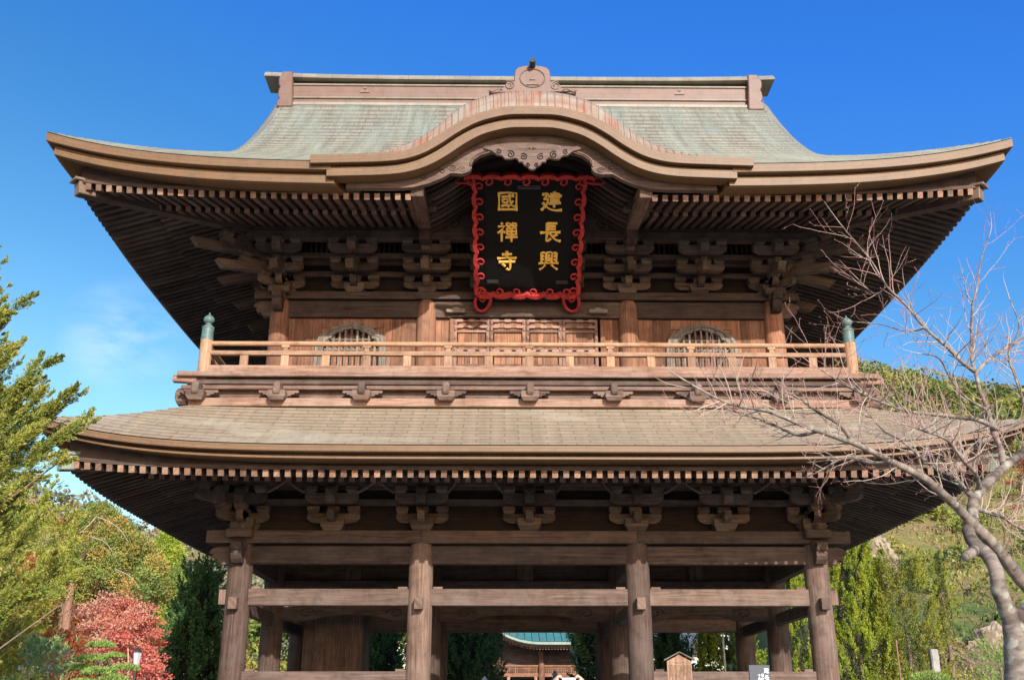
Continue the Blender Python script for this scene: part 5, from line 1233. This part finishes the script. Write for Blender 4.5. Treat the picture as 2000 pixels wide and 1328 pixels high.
# ---- hills
def heights(x, y):
    hy = np.interp(y, [12, 22, 40, 60, 80, 110, 135, 200], [0, 2.4, 8.6, 19.0, 29.5, 43.5, 46, 30]); t = np.clip((x - (5.5 + .19 * y)) / 9, 0, 1); t = t * t * (3 - 2 * t)
    return hy * t * np.clip(1.06 - .0042 * (x - 40), .6, 1.06)
nx, ny = 90, 110; xs_ = np.linspace(6, 150, nx); ys_ = np.linspace(12, 190, ny)
gx, gy = np.meshgrid(xs_, ys_, indexing='ij'); gz = heights(gx, gy) + .35 * np.sin(gx * .9 + gy * .3) * np.sin(gy * .7) * np.clip((gy - 18) / 15, 0, 1) - .02
hb = MB().sheet([[(float(gx[i, j]), float(gy[i, j]), float(gz[i, j])) for j in range(ny)] for i in range(nx)], [[(float(gx[i, j]), float(gy[i, j])) for j in range(ny)] for i in range(nx)], flip=True)
m, t_, b_ = newmat('hill_grass'); tch = nd(t_, 'ShaderNodeTexCoord'); n1 = nd(t_, 'ShaderNodeTexNoise', _Scale=.11, _Detail=8.0, _Roughness=.65, _Distortion=.5); t_.links.new(tch.outputs['Object'], n1.inputs[0])
rh_ = ramp(t_, [(.36, (.24, .165, .085)), (.47, (.23, .19, .06)), (.56, (.13, .17, .035)), (.68, (.06, .11, .025))]); t_.links.new(n1.outputs[0], rh_.inputs[0]); n2 = nd(t_, 'ShaderNodeTexNoise', _Scale=2.5, _Detail=8.0, _Roughness=.75); t_.links.new(tch.outputs['Object'], n2.inputs[0])
r2 = ramp(t_, [(.3, (.6, .6, .6)), (.7, (1.35, 1.3, 1.2))]); t_.links.new(n2.outputs[0], r2.inputs[0]); t_.links.new(mul(t_, rh_.outputs[0], r2.outputs[0]), b_.inputs['Base Color']); b_.inputs['Roughness'].default_value = .95
bq = nd(t_, 'ShaderNodeBump', _Strength=.9, _Distance=.25); t_.links.new(n2.outputs[0], bq.inputs['Height']); t_.links.new(bq.outputs[0], b_.inputs['Normal']); M['hill'] = m
tag(hb.build('hill', 'hill', smooth=True), kind='structure')
# grass tussocks on the slope
k = 26000; gxx = 14 + 46 * rng.random(k); gyy = 18 + 52 * rng.random(k); ok = gxx > 5 + .30 * gyy; gxx, gyy = gxx[ok], gyy[ok]; gzz = heights(gxx, gyy)
d = unit(rng.normal(size=(len(gxx), 3)) * .6 + np.array([0, 0, 1])); tn = np.clip(.45 + .35 * np.sin(gxx * .45 + 1.3 * np.sin(gyy * .31)) + rng.normal(size=len(gxx)) * .2, 0, 1)
tag(leaf_object('slope_grass', np.stack([gxx, gyy, gzz + .1], 1), d, .42, .10, tn, 'grass_blade'), kind='stuff')
def canopy(name, pts, R0, n, mat, lf):
    C_ = np.array(pts); m_ = len(C_); i = np.repeat(np.arange(m_), n); d = unit(rng.normal(size=(m_ * n, 3))); d[:, 2] = np.abs(d[:, 2]) * 1.0 - .25
    r = R0 * (.6 + .9 * rng.random(m_) ** 1.6); lump = 1 + .16 * np.sin(d[:, 0] * 7 + i) * np.sin(d[:, 1] * 6 + 2 * i)
    c = C_[i] + d * (r[i] * lump * (.82 + .22 * rng.random(len(i))))[:, None] * np.array([1, 1, .85])
    tint = np.clip((rng.beta(2.2, 2.2, m_))[i] + rng.normal(size=len(i)) * .1, 0, 1)
    ld = unit(d + rng.normal(size=d.shape) * .8)
    return leaf_object(name, c, ld, lf * (.6 + .8 * rng.random(len(i))), lf * .6 * (.6 + .8 * rng.random(len(i))), tint, mat)
pts = []
for gy_ in np.arange(63, 128, 3.6):
    for gx_ in np.arange(18, 105, 3.6):
        x, y = gx_ + rng.normal() * 1.1, gy_ + rng.normal() * 1.1; a = x / (y + 25)
        if not (.24 < a < .62): continue
        if x < 9 + .19 * y: continue
        pts.append((x, y, float(heights(np.array(x), np.array(y))) + 1.6 + 1.2 * rng.random()))
tag(canopy('hill_forest', pts, 2.7, 250, 'forest_leaf', .55), kind='stuff')
pts = [(x, y, float(heights(np.array(x), np.array(y))) + .4) for x, y in [(20 + 28 * rng.random(), 24 + 36 * rng.random()) for _ in range(80)] if x > 6 + .33 * y]
tag(canopy('hillside_scrub', pts, 1.0, 130, 'forest_leaf', .3), kind='stuff')
# far hills at the left
def fh(x, y):
    r_ = 37 + 3.5 * math.sin(x * .06 + 1) + 2 * math.sin(x * .17) + np.interp(x, [-160, -95, -70, -40, 0], [8, 6, 1, -4, -8]); return r_ * max(0, min(1, (y - 95) / 95)) ** 1.1 * max(0, min(1, (-18 - x) / 25))
fb = MB().sheet([[(x, y, fh(x, y) - 3.5) for y in np.linspace(90, 230, 30)] for x in np.linspace(-190, -10, 60)], [[(x, y) for y in np.linspace(90, 230, 30)] for x in np.linspace(-190, -10, 60)], flip=True)
tag(fb.build('far_hill', 'hill', smooth=True), kind='structure')
pts = [(x + rng.normal() * 2, y + rng.normal() * 2, fh(x, y) - 2.0) for x in np.arange(-125, -30, 6.0) for y in np.arange(110, 205, 7)]
tag(canopy('far_forest', pts, 5.2, 150, 'far_leaf', 1.2), kind='stuff')
for lb, x, y, z0, z1, r_, mt in (('russet tree on the skyline behind the tall cedar', -31.5, 50, 6, 15.6, 4.2, 'rust_leaf'), ('orange green tree on the skyline left of the cedar', -36, 52, 5, 15.3, 4.4, 'cedar_leaf'), ('brownish autumn tree far behind the lime conifer', -26.5, 60, 4, 14.2, 3.6, 'far_leaf')):
    C_ = [(x + r_ * .9 * q * math.cos(a), y + r_ * .9 * q * math.sin(a), lerp(z0, z1 - .8, h)) for q, a, h in [(rng.random() ** .5, rng.random() * 6.28, rng.random()) for _ in range(60)]]
    C_ = [c for c in C_ if math.hypot(c[0] - x, c[1] - y) < r_ * (1.15 - .75 * (c[2] - z0) / (z1 - z0))]
    tree('autumn_tree', lb, (x, y, 0), [('crown', tufts(C_, 1.1, 200, .8), .28, .16, mt)], [([(x, y, 0), (x, y, z1 - 2)], .3, .1)])
pts = [(x + rng.normal(), y + rng.normal() * 2, 3 + 6.5 * rng.random()) for x in np.arange(-34, 27, 2.6) for y in (76, 80) for _ in range(2)]
tag(canopy('treeline', pts, 3.0, 420, 'forest_leaf', .5), kind='stuff')
# rock outcrops
def rock(label, x, y, z, sx_, sy_, sz_):
    b = MB(); P_, U_ = [], []
    for i in range(41):
        row, ur = [], []
        for j in range(29):
            a, e = i / 40 * 2 * math.pi, -math.pi / 2 + math.pi * j / 28; d = Vector((math.cos(a) * math.cos(e), math.sin(a) * math.cos(e), math.sin(e)))
            k_ = 1 + .12 * math.sin(5 * d.x + 3 * d.z + x) - .14 * abs(math.sin(7 * d.z + 6 * d.x)) - .10 * abs(math.sin(15 * d.x - 8 * d.z)) - .06 * abs(math.sin(31 * d.x + 23 * d.z))
            row.append((d.x * sx_ * k_, d.y * sy_ * k_, d.z * sz_ * k_)); ur.append((a, e))
        P_.append(row); U_.append(ur)
    o = b.sheet(P_, U_).build('rock_outcrop', 'rock', smooth='auto'); o.location = (x, y, z); tag(o, label, 'rock'); return o
rock('pale cliff face showing above the green juniper', 18.3, 28, 9.0, 1.9, 1.3, 2.0)
rock('pale eroded bank behind the bare bushes', 25.0, 29, 4.3, 3.2, 1.2, 1.9)
# bare bushes, flowering bush, round shrubs
def bramble(label, cx, cy, rx, ry, z0, h, n, cat='bush', mat='twig', nm='bare_bush'):
    b = MB(); r = random.Random(n)
    for _ in range(n):
        a = r.random() * 6.28; q = r.random() ** .5; p = Vector((rx * q * math.cos(a), ry * q * math.sin(a), 0)); d = Vector((r.gauss(0, .6), r.gauss(0, .4), 1)).normalized(); pts = [p.copy()]; l = h * (.6 + .6 * r.random())
        for k in range(6): d = (d + Vector((r.gauss(0, .25), r.gauss(0, .25), -.10))).normalized(); p = p + d * l / 6; pts.append(p.copy())
        b.tube(pts, [.022 * (1 - .8 * k / 6) for k in range(7)], 3, caps=False)
        for k in (2, 3, 4, 5):
            e = (d + Vector((r.gauss(0, .8), r.gauss(0, .6), r.gauss(0, .6)))).normalized(); b.tube([pts[k], pts[k] + e * l * .2, pts[k] + e * l * .36 + Vector((0, 0, .05))], [.010, .007, .003], 3, caps=False)
    o = b.build(nm, mat); o.location = (cx, cy, z0); tag(o, label, cat); return o
bramble('tangle of bare brown bushes on the bank left of the cherry trunk', 18.6, 17, 2.6, 2.0, 0, 4.6, 230)
bramble('thin leafless thicket behind the cherry trunk', 21.5, 21, 3.4, 2.2, 1.6, 4.2, 200)
C_ = [(14.9 + 1.0 * rng.normal(), 9 + .6 * rng.normal(), .3 + 2.5 * rng.random()) for _ in range(45)]; fw_ = tufts(C_, .33, 16)
tree('flowering_bush', 'camellia bush dotted with pale pink flowers beside the cherry trunk', (14.9, 9, 0), [('foliage', tufts(C_, .32, 130), .09, .05, 'dark_leaf'), ('flowers', fw_, .055, .05, 'flower_petal')], None, cat='bush')
for lb, x, y, z, r_ in (('rounded light green clipped shrub in front of the stone post', 11.75, 6, 2.35, .62), ('smaller rounded light green clipped shrub at the bottom edge', 12.5, 5.6, 2.0, .6)):
    n = 5200; d = unit(rng.normal(size=(n, 3))); c = np.array([x, y, z]) + d * r_ * (.85 + .2 * rng.random(n))[:, None] * np.array([1.2, 1, .8])
    c2 = np.array([x, y, z / 2]) + (rng.random((2500, 3)) - .5) * np.array([1.1 * r_ * 2, r_ * 2, z]); 
    tree('clipped_shrub', lb, (x, y, 0), [('foliage', (np.concatenate([c, c2]), unit(np.concatenate([d, rng.normal(size=(2500, 3))]) + np.array([0, 0, .5]) + rng.normal(size=(n + 2500, 3)) * .4), np.clip(.55 + rng.normal(size=n + 2500) * .2, 0, 1)), .08, .02, 'pine_leaf')], [([(x, y, 0), (x, y, z)], .05, .03)], cat='shrub')
P0, P1 = up_plumes(13.0, 4.2, .8, .6, .5, 3.3, 60, lambda h: 1.0 - .6 * h ** 2, .7, .5)
tree('pine_tree', 'soft bright green young pine tucked against the cherry trunk', (13, 4.2, 0), [('crown', plumes(P0, P1, .26, 12, 14), .10, .014, 'pine_leaf')], [([(13, 4.2, 0), (13, 4.2, 2.8)], .06, .02)], cat='pine')
C_ = [(15.5 + 1.6 * rng.normal(), 13 + .8 * rng.normal(), .4 + 2.6 * rng.random()) for _ in range(70)]
tree('shrub', 'dull green undergrowth shrub between the junipers and the bare bushes', (15.5, 13, 0), [('foliage', tufts(C_, .4, 110), .10, .05, 'olive_leaf')], None, cat='shrub')

# ================================================================== SMALL THINGS AND FAR BUILDINGS
o = MB().box((0, 0, 1.85), (.26, .26, 3.7)).build('stone_post', 'stone', bevel=.04); o.location = (13.57, 10, 0); tag(o, 'square weathered stone post beside the olive juniper', 'post')
o = MB().tube([(0, 0, 0), (0, 0, 6.5)], [.045, .035], 10).build('metal_pole', 'pole', smooth='auto'); o.location = (7.34, 13.2, 0); tag(o, 'thin pale metal pole in front of the bright junipers', 'pole')
o = MB().tube([(0, 0, 0), (0, 0, 4.1)], [.035, .03], 8).build('metal_pole', 'fitting', smooth='auto'); o.location = (12.95, 11.5, 0); tag(o, 'slim reddish pole half hidden behind the olive juniper', 'pole')
# street lamp
lp_ = empty('street_lamp', (-7.93, -3.6, 0)); lp_.scale = (.8, .8, .835); tag(lp_, 'slim street lamp with grey lantern head before the crimson maple', 'street lamp')
MB().lathe([(.07, 0), (.07, .25), (.035, .32), (.03, 3.0), (.05, 3.02), (.05, 3.06)], (0, 0, 0), 12).build('lamp_post', 'wood_dark', lp_, smooth='auto')
MB().lathe([(.055, 3.06), (.075, 3.10), (.105, 3.36), (.10, 3.37)], (0, 0, 0), 6).build('lantern', 'pole', lp_)
MB().lathe([(.13, 3.37), (.12, 3.40), (.05, 3.46), (.02, 3.50), (.0, 3.53)], (0, 0, 0), 6).build('lantern_cap', 'iron', lp_)
# notice boards in front of the right bay
nb_ = empty('notice_board', (2.905, -3.5, 0)); tag(nb_, 'pale wooden notice board with small gabled roof and columns of ink writing', 'notice board')
b = MB()
for k in range(3): b.prism([(-.25 + .166 * k, 1.35), (-.25 + .166 * (k + 1) - .004, 1.35), (-.25 + .166 * (k + 1) - .004, [2.735, 2.735, 2.66][k] if k < 2 else 2.655), (0, 2.80) if k == 1 else (-.25 + .166 * k, [2.66, 2.735, 2.735][k]), (-.25 + .166 * k, [2.655, 2.735, 2.735][k])][:5] if k == 1 else [(-.25 + .166 * k, 1.35), (-.25 + .166 * (k + 1) - .004, 1.35), (-.25 + .166 * (k + 1) - .004, 2.735 if k == 0 else 2.66), (-.25 + .166 * k, 2.66 if k == 0 else 2.735)], (0, 0, 0), (1, 0, 0), (0, 0, 1), (0, 1, 0), .04, .5, grain=1)
b.build('board', 'wood_new', nb_)
b = MB()
for sg in (-1, 1): b.beam((0, .01, 2.83), (sg * .31, .01, 2.675), .16, .02)
b.build('board_roof', 'wood_grey', nb_)
for sg in (-1, 1): MB().box((sg * .2, .07, 1.3), (.08, .08, 2.6)).build('leg', 'wood_dark', nb_)
b = MB(); r = random.Random(3)
for c_ in range(16):                                         # faded columns of writing
    x = .215 - .0285 * c_; z = 2.575 - .01 * r.random()
    while z > 1.5:
        hh = .008 + .012 * r.random()
        b.box((x + r.uniform(-.003, .003), -.002, z), (.012, .004, hh)); b.box((x, -.002, z - .003), (.004 + .008 * r.random(), .004, hh * .5)); z -= hh + .009 + (.06 if r.random() < .04 else 0)
for k in range(9): b.box((-.09 + .022 * k, -.002, 2.625), (.012, .004, .014))
b.build('writing', 'ink', nb_)
bb_ = empty('notice_board', (4.50, -3.5, 0)); tag(bb_, 'dark slate notice board with white brush characters before the right bay', 'notice board')
b = MB(); b.box((0, 0, 1.95), (.42, .06, 1.27)); b.build('board', 'slate', bb_, bevel=.006)
for sg in (-1, 1): MB().box((sg * .15, .06, .9), (.05, .05, 1.8)).build('leg', 'iron', bb_)
for k, ch_ in enumerate('建長寺'): character(ch_, .095, .0075, 'white', bb_, (.135, -.032, 2.475 - .135 * k), .4)
for ch_, x, z_ in (('禪', .05, 2.385), ('寺', .05, 2.315), ('十', -.015, 2.385), ('長', -.015, 2.315)): character(ch_, .06, .0045, 'white', bb_, (x, -.032, z_), .4)
# stone lantern behind the gate
sl2 = empty('stone_lantern', (1.36, 15, 0)); tag(sl2, 'grey stone lantern with pointed finial on the path to the far hall', 'stone lantern')
MB().lathe([(.42, 0), (.42, .3), (.3, .36), (.17, .42), (.15, 1.7), (.3, 1.85), (.4, 1.95), (.4, 2.05)], (0, 0, 0), 8).build('lantern_base', 'stone', sl2)
MB().lathe([(.25, 2.05), (.27, 2.5), (.22, 2.52)], (0, 0, 0), 6).build('light_chamber', 'stone', sl2)
cp = MB(); cp.lathe([(.25, 2.55), (.52, 2.56), (.56, 2.66), (.36, 2.74), (.2, 2.86), (.1, 2.95)], (0, 0, 0), 6)
for k in range(6):
    a = k * math.pi / 3; cp.tube([(.42 * math.cos(a), .42 * math.sin(a), 2.66), (.56 * math.cos(a), .56 * math.sin(a), 2.68), (.6 * math.cos(a), .6 * math.sin(a), 2.78)], [.05, .055, .03], 6)
cp.build('lantern_roof', 'stone', sl2)
MB().lathe([(.08, 2.94), (.12, 2.99), (.06, 3.03), (.11, 3.09), (.09, 3.16), (.03, 3.22), (0, 3.27)], (0, 0, 0), 10).build('lantern_finial', 'stone', sl2, smooth='auto')
o = MB().lathe([(.10, 0), (.10, 2.7), (.12, 2.8), (.10, 2.92), (.0, 3.04)], (0, 0, 0), 8).build('marker_post', 'white', smooth='auto'); o.location = (-1.25, 15, 0); tag(o, 'white pointed marker post before the open door of the far hall', 'post')
# far hall
hl = empty('temple_hall', (3, 62, 0)); tag(hl, 'far wooden temple hall with turquoise copper roof seen through the middle bay', 'temple hall')
def loc(o): o.location = (-3, -62, 0); return o
loc(MB().box((4.2, 60.2, 6.45), (16.4, .2, 2.6)).build('wall', 'wood', hl)); loc(MB().box((4.2, 64, 3), (15.5, 6, 6)).build('interior', 'wood_black', hl))
loc(MB().box((3.2, 60.05, 4.72), (14.6, .16, .24)).build('lintel', 'wood_plank', hl)); loc(MB().box((3.2, 60.05, 5.42), (14.6, .16, .12)).build('rail', 'wood_plank', hl))
loc(MB().box((4.8, 60.0, 6.98), (13, .3, .3)).build('plate_beam', 'wood_dark', hl))
b = MB()
for k in range(95): b.box((-4.0 + .153 * k, 60.08, 5.07), (.07, .05, .56))
for k in range(5): b.box((3.2, 60.1, 4.86 + .115 * k), (14.5, .05, .045))
loc(b.build('lattice', 'wood_plank', hl))
for x in (-3.9, -.75, 2.65, 5.9, 9.2): loc(MB().lathe([(.24, 0), (.24, 7.0)], (x, 59.95, 0), 14).build('column', 'wood_plank', hl, smooth='auto'))
for x in (-1.15, .05, 2.2): loc(MB().box((x, 59.95, 2.3), (.22, .1, 4.6)).build('door_post', 'wood_new', hl))
zr = lambda x, y: 7.08 + .36 * (y - 57.2) + .012 * (y - 57.2) ** 2 + 1.5 * max(0, 1 - (x + 1.65) / 4.5) ** 2.4 * max(0, 1 - (y - 57.2) / 6) + 1.5 * max(0, 1 - (12.4 - x) / 4.5) ** 2.4 * max(0, 1 - (y - 57.2) / 6)
xa = lambda y: -1.65 + .42 * (y - 57.2)
P_ = [[(lerp(xa(y), 12.4 - .42 * (y - 57.2), i / 60), y, zr(lerp(xa(y), 12.4 - .42 * (y - 57.2), i / 60), y)) for y in np.linspace(57.2, 66, 14)] for i in range(61)]
rf = loc(MB().sheet(P_, [[(p[0], p[1]) for p in r_] for r_ in P_], flip=True).build('roof', 'teal', hl, smooth=True))
b = MB()
for k in range(23):
    x = -1.0 + .58 * k; b.tube([(x, y, zr(x, y) + .04) for y in np.linspace(57.2, 65.5, 9) if xa(y) < x < 12.4 - .42 * (y - 57.2)] or [(x, 57.2, 7.8), (x, 57.3, 7.8)], .07, 5)
b.build('roof_ribs', 'teal', rf)
b = MB(); P_ = [[(x, 57.18, zr(x, 57.2) - .03), (x, 57.18, zr(x, 57.2) - .22), (x, 57.6, zr(x, 57.2) - .3), (x, 57.6, zr(x, 57.2) - .02)] for x in np.linspace(-1.65, 12.4, 60)]
loc(b.sheet(P_, [[(p[0], .2 * k) for k, p in enumerate(r_)] for r_ in P_], flip=True).build('eave_band', 'copper_green', hl))
b = MB(); P_ = [[(x, 57.7, zr(x, 57.2) - .28), (x, 57.75, zr(x, 57.2) - .42), (x, 60, zr(x, 57.2) * .3 + 5.0), (x, 60, 7.7)] for x in np.linspace(-1.5, 12.2, 60)]
loc(b.sheet(P_, [[(p[0], .2 * k) for k, p in enumerate(r_)] for r_ in P_], flip=True).build('eave_soffit', 'wood_end', hl))
b = MB()
for k in range(58):
    x = -1.3 + .235 * k; z_ = zr(x, 57.2) - .5; b.beam((x, 57.8, z_), (x, 60, z_ + .3), .1, .12)
loc(b.build('rafter_row', 'wood_end', hl))
# pale houses
def house(label, x, y, w_, d_, h, wallm='plaster', roofm='rooftile'):
    r = empty('house', (x, y, 0)); tag(r, label, 'house'); MB().box((0, 0, h / 2), (w_, d_, h)).build('wall', wallm, r)
    MB().prism([(-d_ / 2 - .5, h - .1), (d_ / 2 + .5, h - .1), (d_ / 2 + .5, h + .05), (0, h + 1.5), (-d_ / 2 - .5, h + .05)], (-w_ / 2 - .4, 0, 0), (0, 1, 0), (0, 0, 1), (1, 0, 0), w_ + .8).build('roof', roofm, r)
    for k in range(max(1, int(w_ / 2.6))):
        wn = MB().box((-w_ / 2 + 1.3 + 2.6 * k, -d_ / 2 - .02, h * .6), (1.1, .08, 1.0)).build('window', 'slate', r); MB().box((-w_ / 2 + 1.3 + 2.6 * k, -d_ / 2 - .05, h * .6 - .56), (1.25, .14, .08)).build('window_sill', 'white', wn)
    return r
house('white walled house behind the dark evergreen left of the gate', -21.6, 42, 6, 5, 4.6)
house('pale building behind the sparse yellowing tree in the middle bay', 8.4, 47, 7.5, 5, 5.6)
house('low shed with dark tiled roof behind the rust orange maple', -18.2, 20, 3.2, 3, 3.0)

# ================================================================== PERSON photographing the gate, only the raised hands reach into view
def skinned(name, V, E, Rd, mat, parent=None, root=0, sub=2):
    me = bpy.data.meshes.new(name); me.from_pydata(V, E, []); o = bpy.data.objects.new(name + '_cage', me); col.objects.link(o)
    o.modifiers.new('skin', 'SKIN'); md = o.modifiers.new('sub', 'SUBSURF'); md.levels = sub; md.render_levels = sub
    for k, r_ in enumerate(Rd):
        sv = me.skin_vertices[0].data[k]; sv.radius = (r_, r_) if not isinstance(r_, tuple) else r_; sv.use_root = (k == root)
    dg = bpy.context.evaluated_depsgraph_get(); m2 = bpy.data.meshes.new_from_object(o.evaluated_get(dg)); bpy.data.objects.remove(o)
    m2.name = name; m2.materials.clear(); m2.materials.append(M[mat]); m2.polygons.foreach_set('use_smooth', [True] * len(m2.polygons))
    o2 = bpy.data.objects.new(name, m2); col.objects.link(o2)
    if parent: o2.parent = parent
    return o2
def chain_set():
    V, E, Rd = [], [], []
    def add(p, r_, par=None):
        V.append(tuple(p)); Rd.append(r_)
        if par is not None: E.append((par, len(V) - 1))
        return len(V) - 1
    return V, E, Rd, add
PL = (-.17, -16.5 - .40, 0)
V, E, Rd, add = chain_set()
pel = add((0, 0, .93), (.15, .11)); sp1 = add((0, 0, 1.12), (.14, .10), pel); sp2 = add((0, .01, 1.32), (.16, .11), sp1); nk = add((0, .01, 1.455), .06, sp2); hd0 = add((0, .01, 1.52), .062, nk); hd1 = add((0, .03, 1.60), (.078, .095), hd0); hd2 = add((0, .02, 1.68), (.068, .085), hd1)
for sg in (-1, 1):
    sh = add((sg * .18, .01, 1.40), .065, sp2); el = add((sg * .27, .20, 1.47), .045, sh); wr = add((sg * .125, .36, 1.755), .028, el); pm = add((sg * .115, .385, 1.83), (.036, .022), wr); kn = add((sg * .105, .395, 1.875), (.036, .018), pm)
    for f in range(4):
        y0 = .372 + .014 * f; z0 = 1.912 - .007 * abs(f - 1.4)
        a = add((sg * (.088 - .002 * f), y0, z0 - .01), .0095, kn); b2 = add((sg * .070, y0 + .004, z0), .009, a); add((sg * .052, y0 + .004, z0 - .016), .0078, b2)
    t1 = add((sg * .085, .352, 1.835), .011, pm); add((sg * .060, .350, 1.858), .009, t1)
    hp = add((sg * .09, 0, .88), .09, pel); kn_ = add((sg * .10, .01, .50), .058, hp); an = add((sg * .10, -.01, .10), .038, kn_); add((sg * .11, .12, .045), (.04, .03), an)
bod = skinned('person', V, E, Rd, 'skin', None); bod.location = PL
tag(bod, 'person below the frame raising both hands to hold up a white phone towards the gate', 'person')
V, E, Rd, add = chain_set(); pel = add((0, 0, .90), (.175, .13)); a1 = add((0, 0, 1.12), (.165, .125), pel); a2 = add((0, .01, 1.33), (.18, .13), a1); add((0, .01, 1.43), (.09, .085), a2)
for sg in (-1, 1):
    sh = add((sg * .185, .01, 1.40), .085, a2); el = add((sg * .275, .20, 1.47), .062, sh); add((sg * .145, .335, 1.715), .045, el)
skinned('jacket', V, E, Rd, 'cloth_grey', bod)
V, E, Rd, add = chain_set(); pel = add((0, 0, .92), (.165, .125))
for sg in (-1, 1): hp = add((sg * .09, 0, .86), .105, pel); k_ = add((sg * .10, .01, .50), .075, hp); add((sg * .10, -.01, .11), .06, k_)
skinned('trousers', V, E, Rd, 'cloth_blue', bod)
V, E, Rd, add = chain_set(); h0 = add((0, -.03, 1.58), (.08, .075)); h1 = add((0, -.015, 1.66), (.088, .095), h0); add((0, .0, 1.715), (.06, .07), h1); skinned('hair', V, E, Rd, 'hair', bod)
for sg in (-1, 1): MB().box((sg * .108, .05, .04), (.09, .26, .08)).build('shoe', 'hair', bod, bevel=.02)
b = MB()
for sg in (-1, 1):
    b.lathe([(0, -.008), (.010, -.004), (.011, .004), (0, .008)], (sg * .03, .118, 1.625), 8); b.box((sg * .087, .02, 1.60), (.02, .04, .06))
b.box((0, .135, 1.595), (.022, .03, .035)); b.box((0, .122, 1.558), (.045, .012, .008))
b.build('face', 'skin', bod)
ph = MB().box((0, 0, 0), (.105, .011, .06)).build('phone', 'white', bevel=.004); ph.location = (PL[0], PL[1] + .378, 1.862); tag(ph, 'small white phone held up between two raised hands', 'phone')

# repeats share a group
GR = {'juniper_tree': 'junipers on the right', 'evergreen_tree': 'dark evergreens behind the gate', 'maple_tree': 'autumn maples', 'cypress_tree': 'cypresses on the left', 'notice_board': 'notice boards before the gate',
      'shrub': 'low shrubs', 'clipped_shrub': 'clipped round shrubs', 'pine_tree': 'young pines', 'autumn_tree': 'autumn trees on the skyline', 'bare_bush': 'bare bushes on the bank', 'rock_outcrop': 'pale rock outcrops', 'house': 'background houses', 'metal_pole': 'thin poles'}
for o in list(bpy.data.objects):
    k = o.name.split('.')[0]
    if o.parent is None and k in GR and 'group' not in o: o['group'] = GR[k]
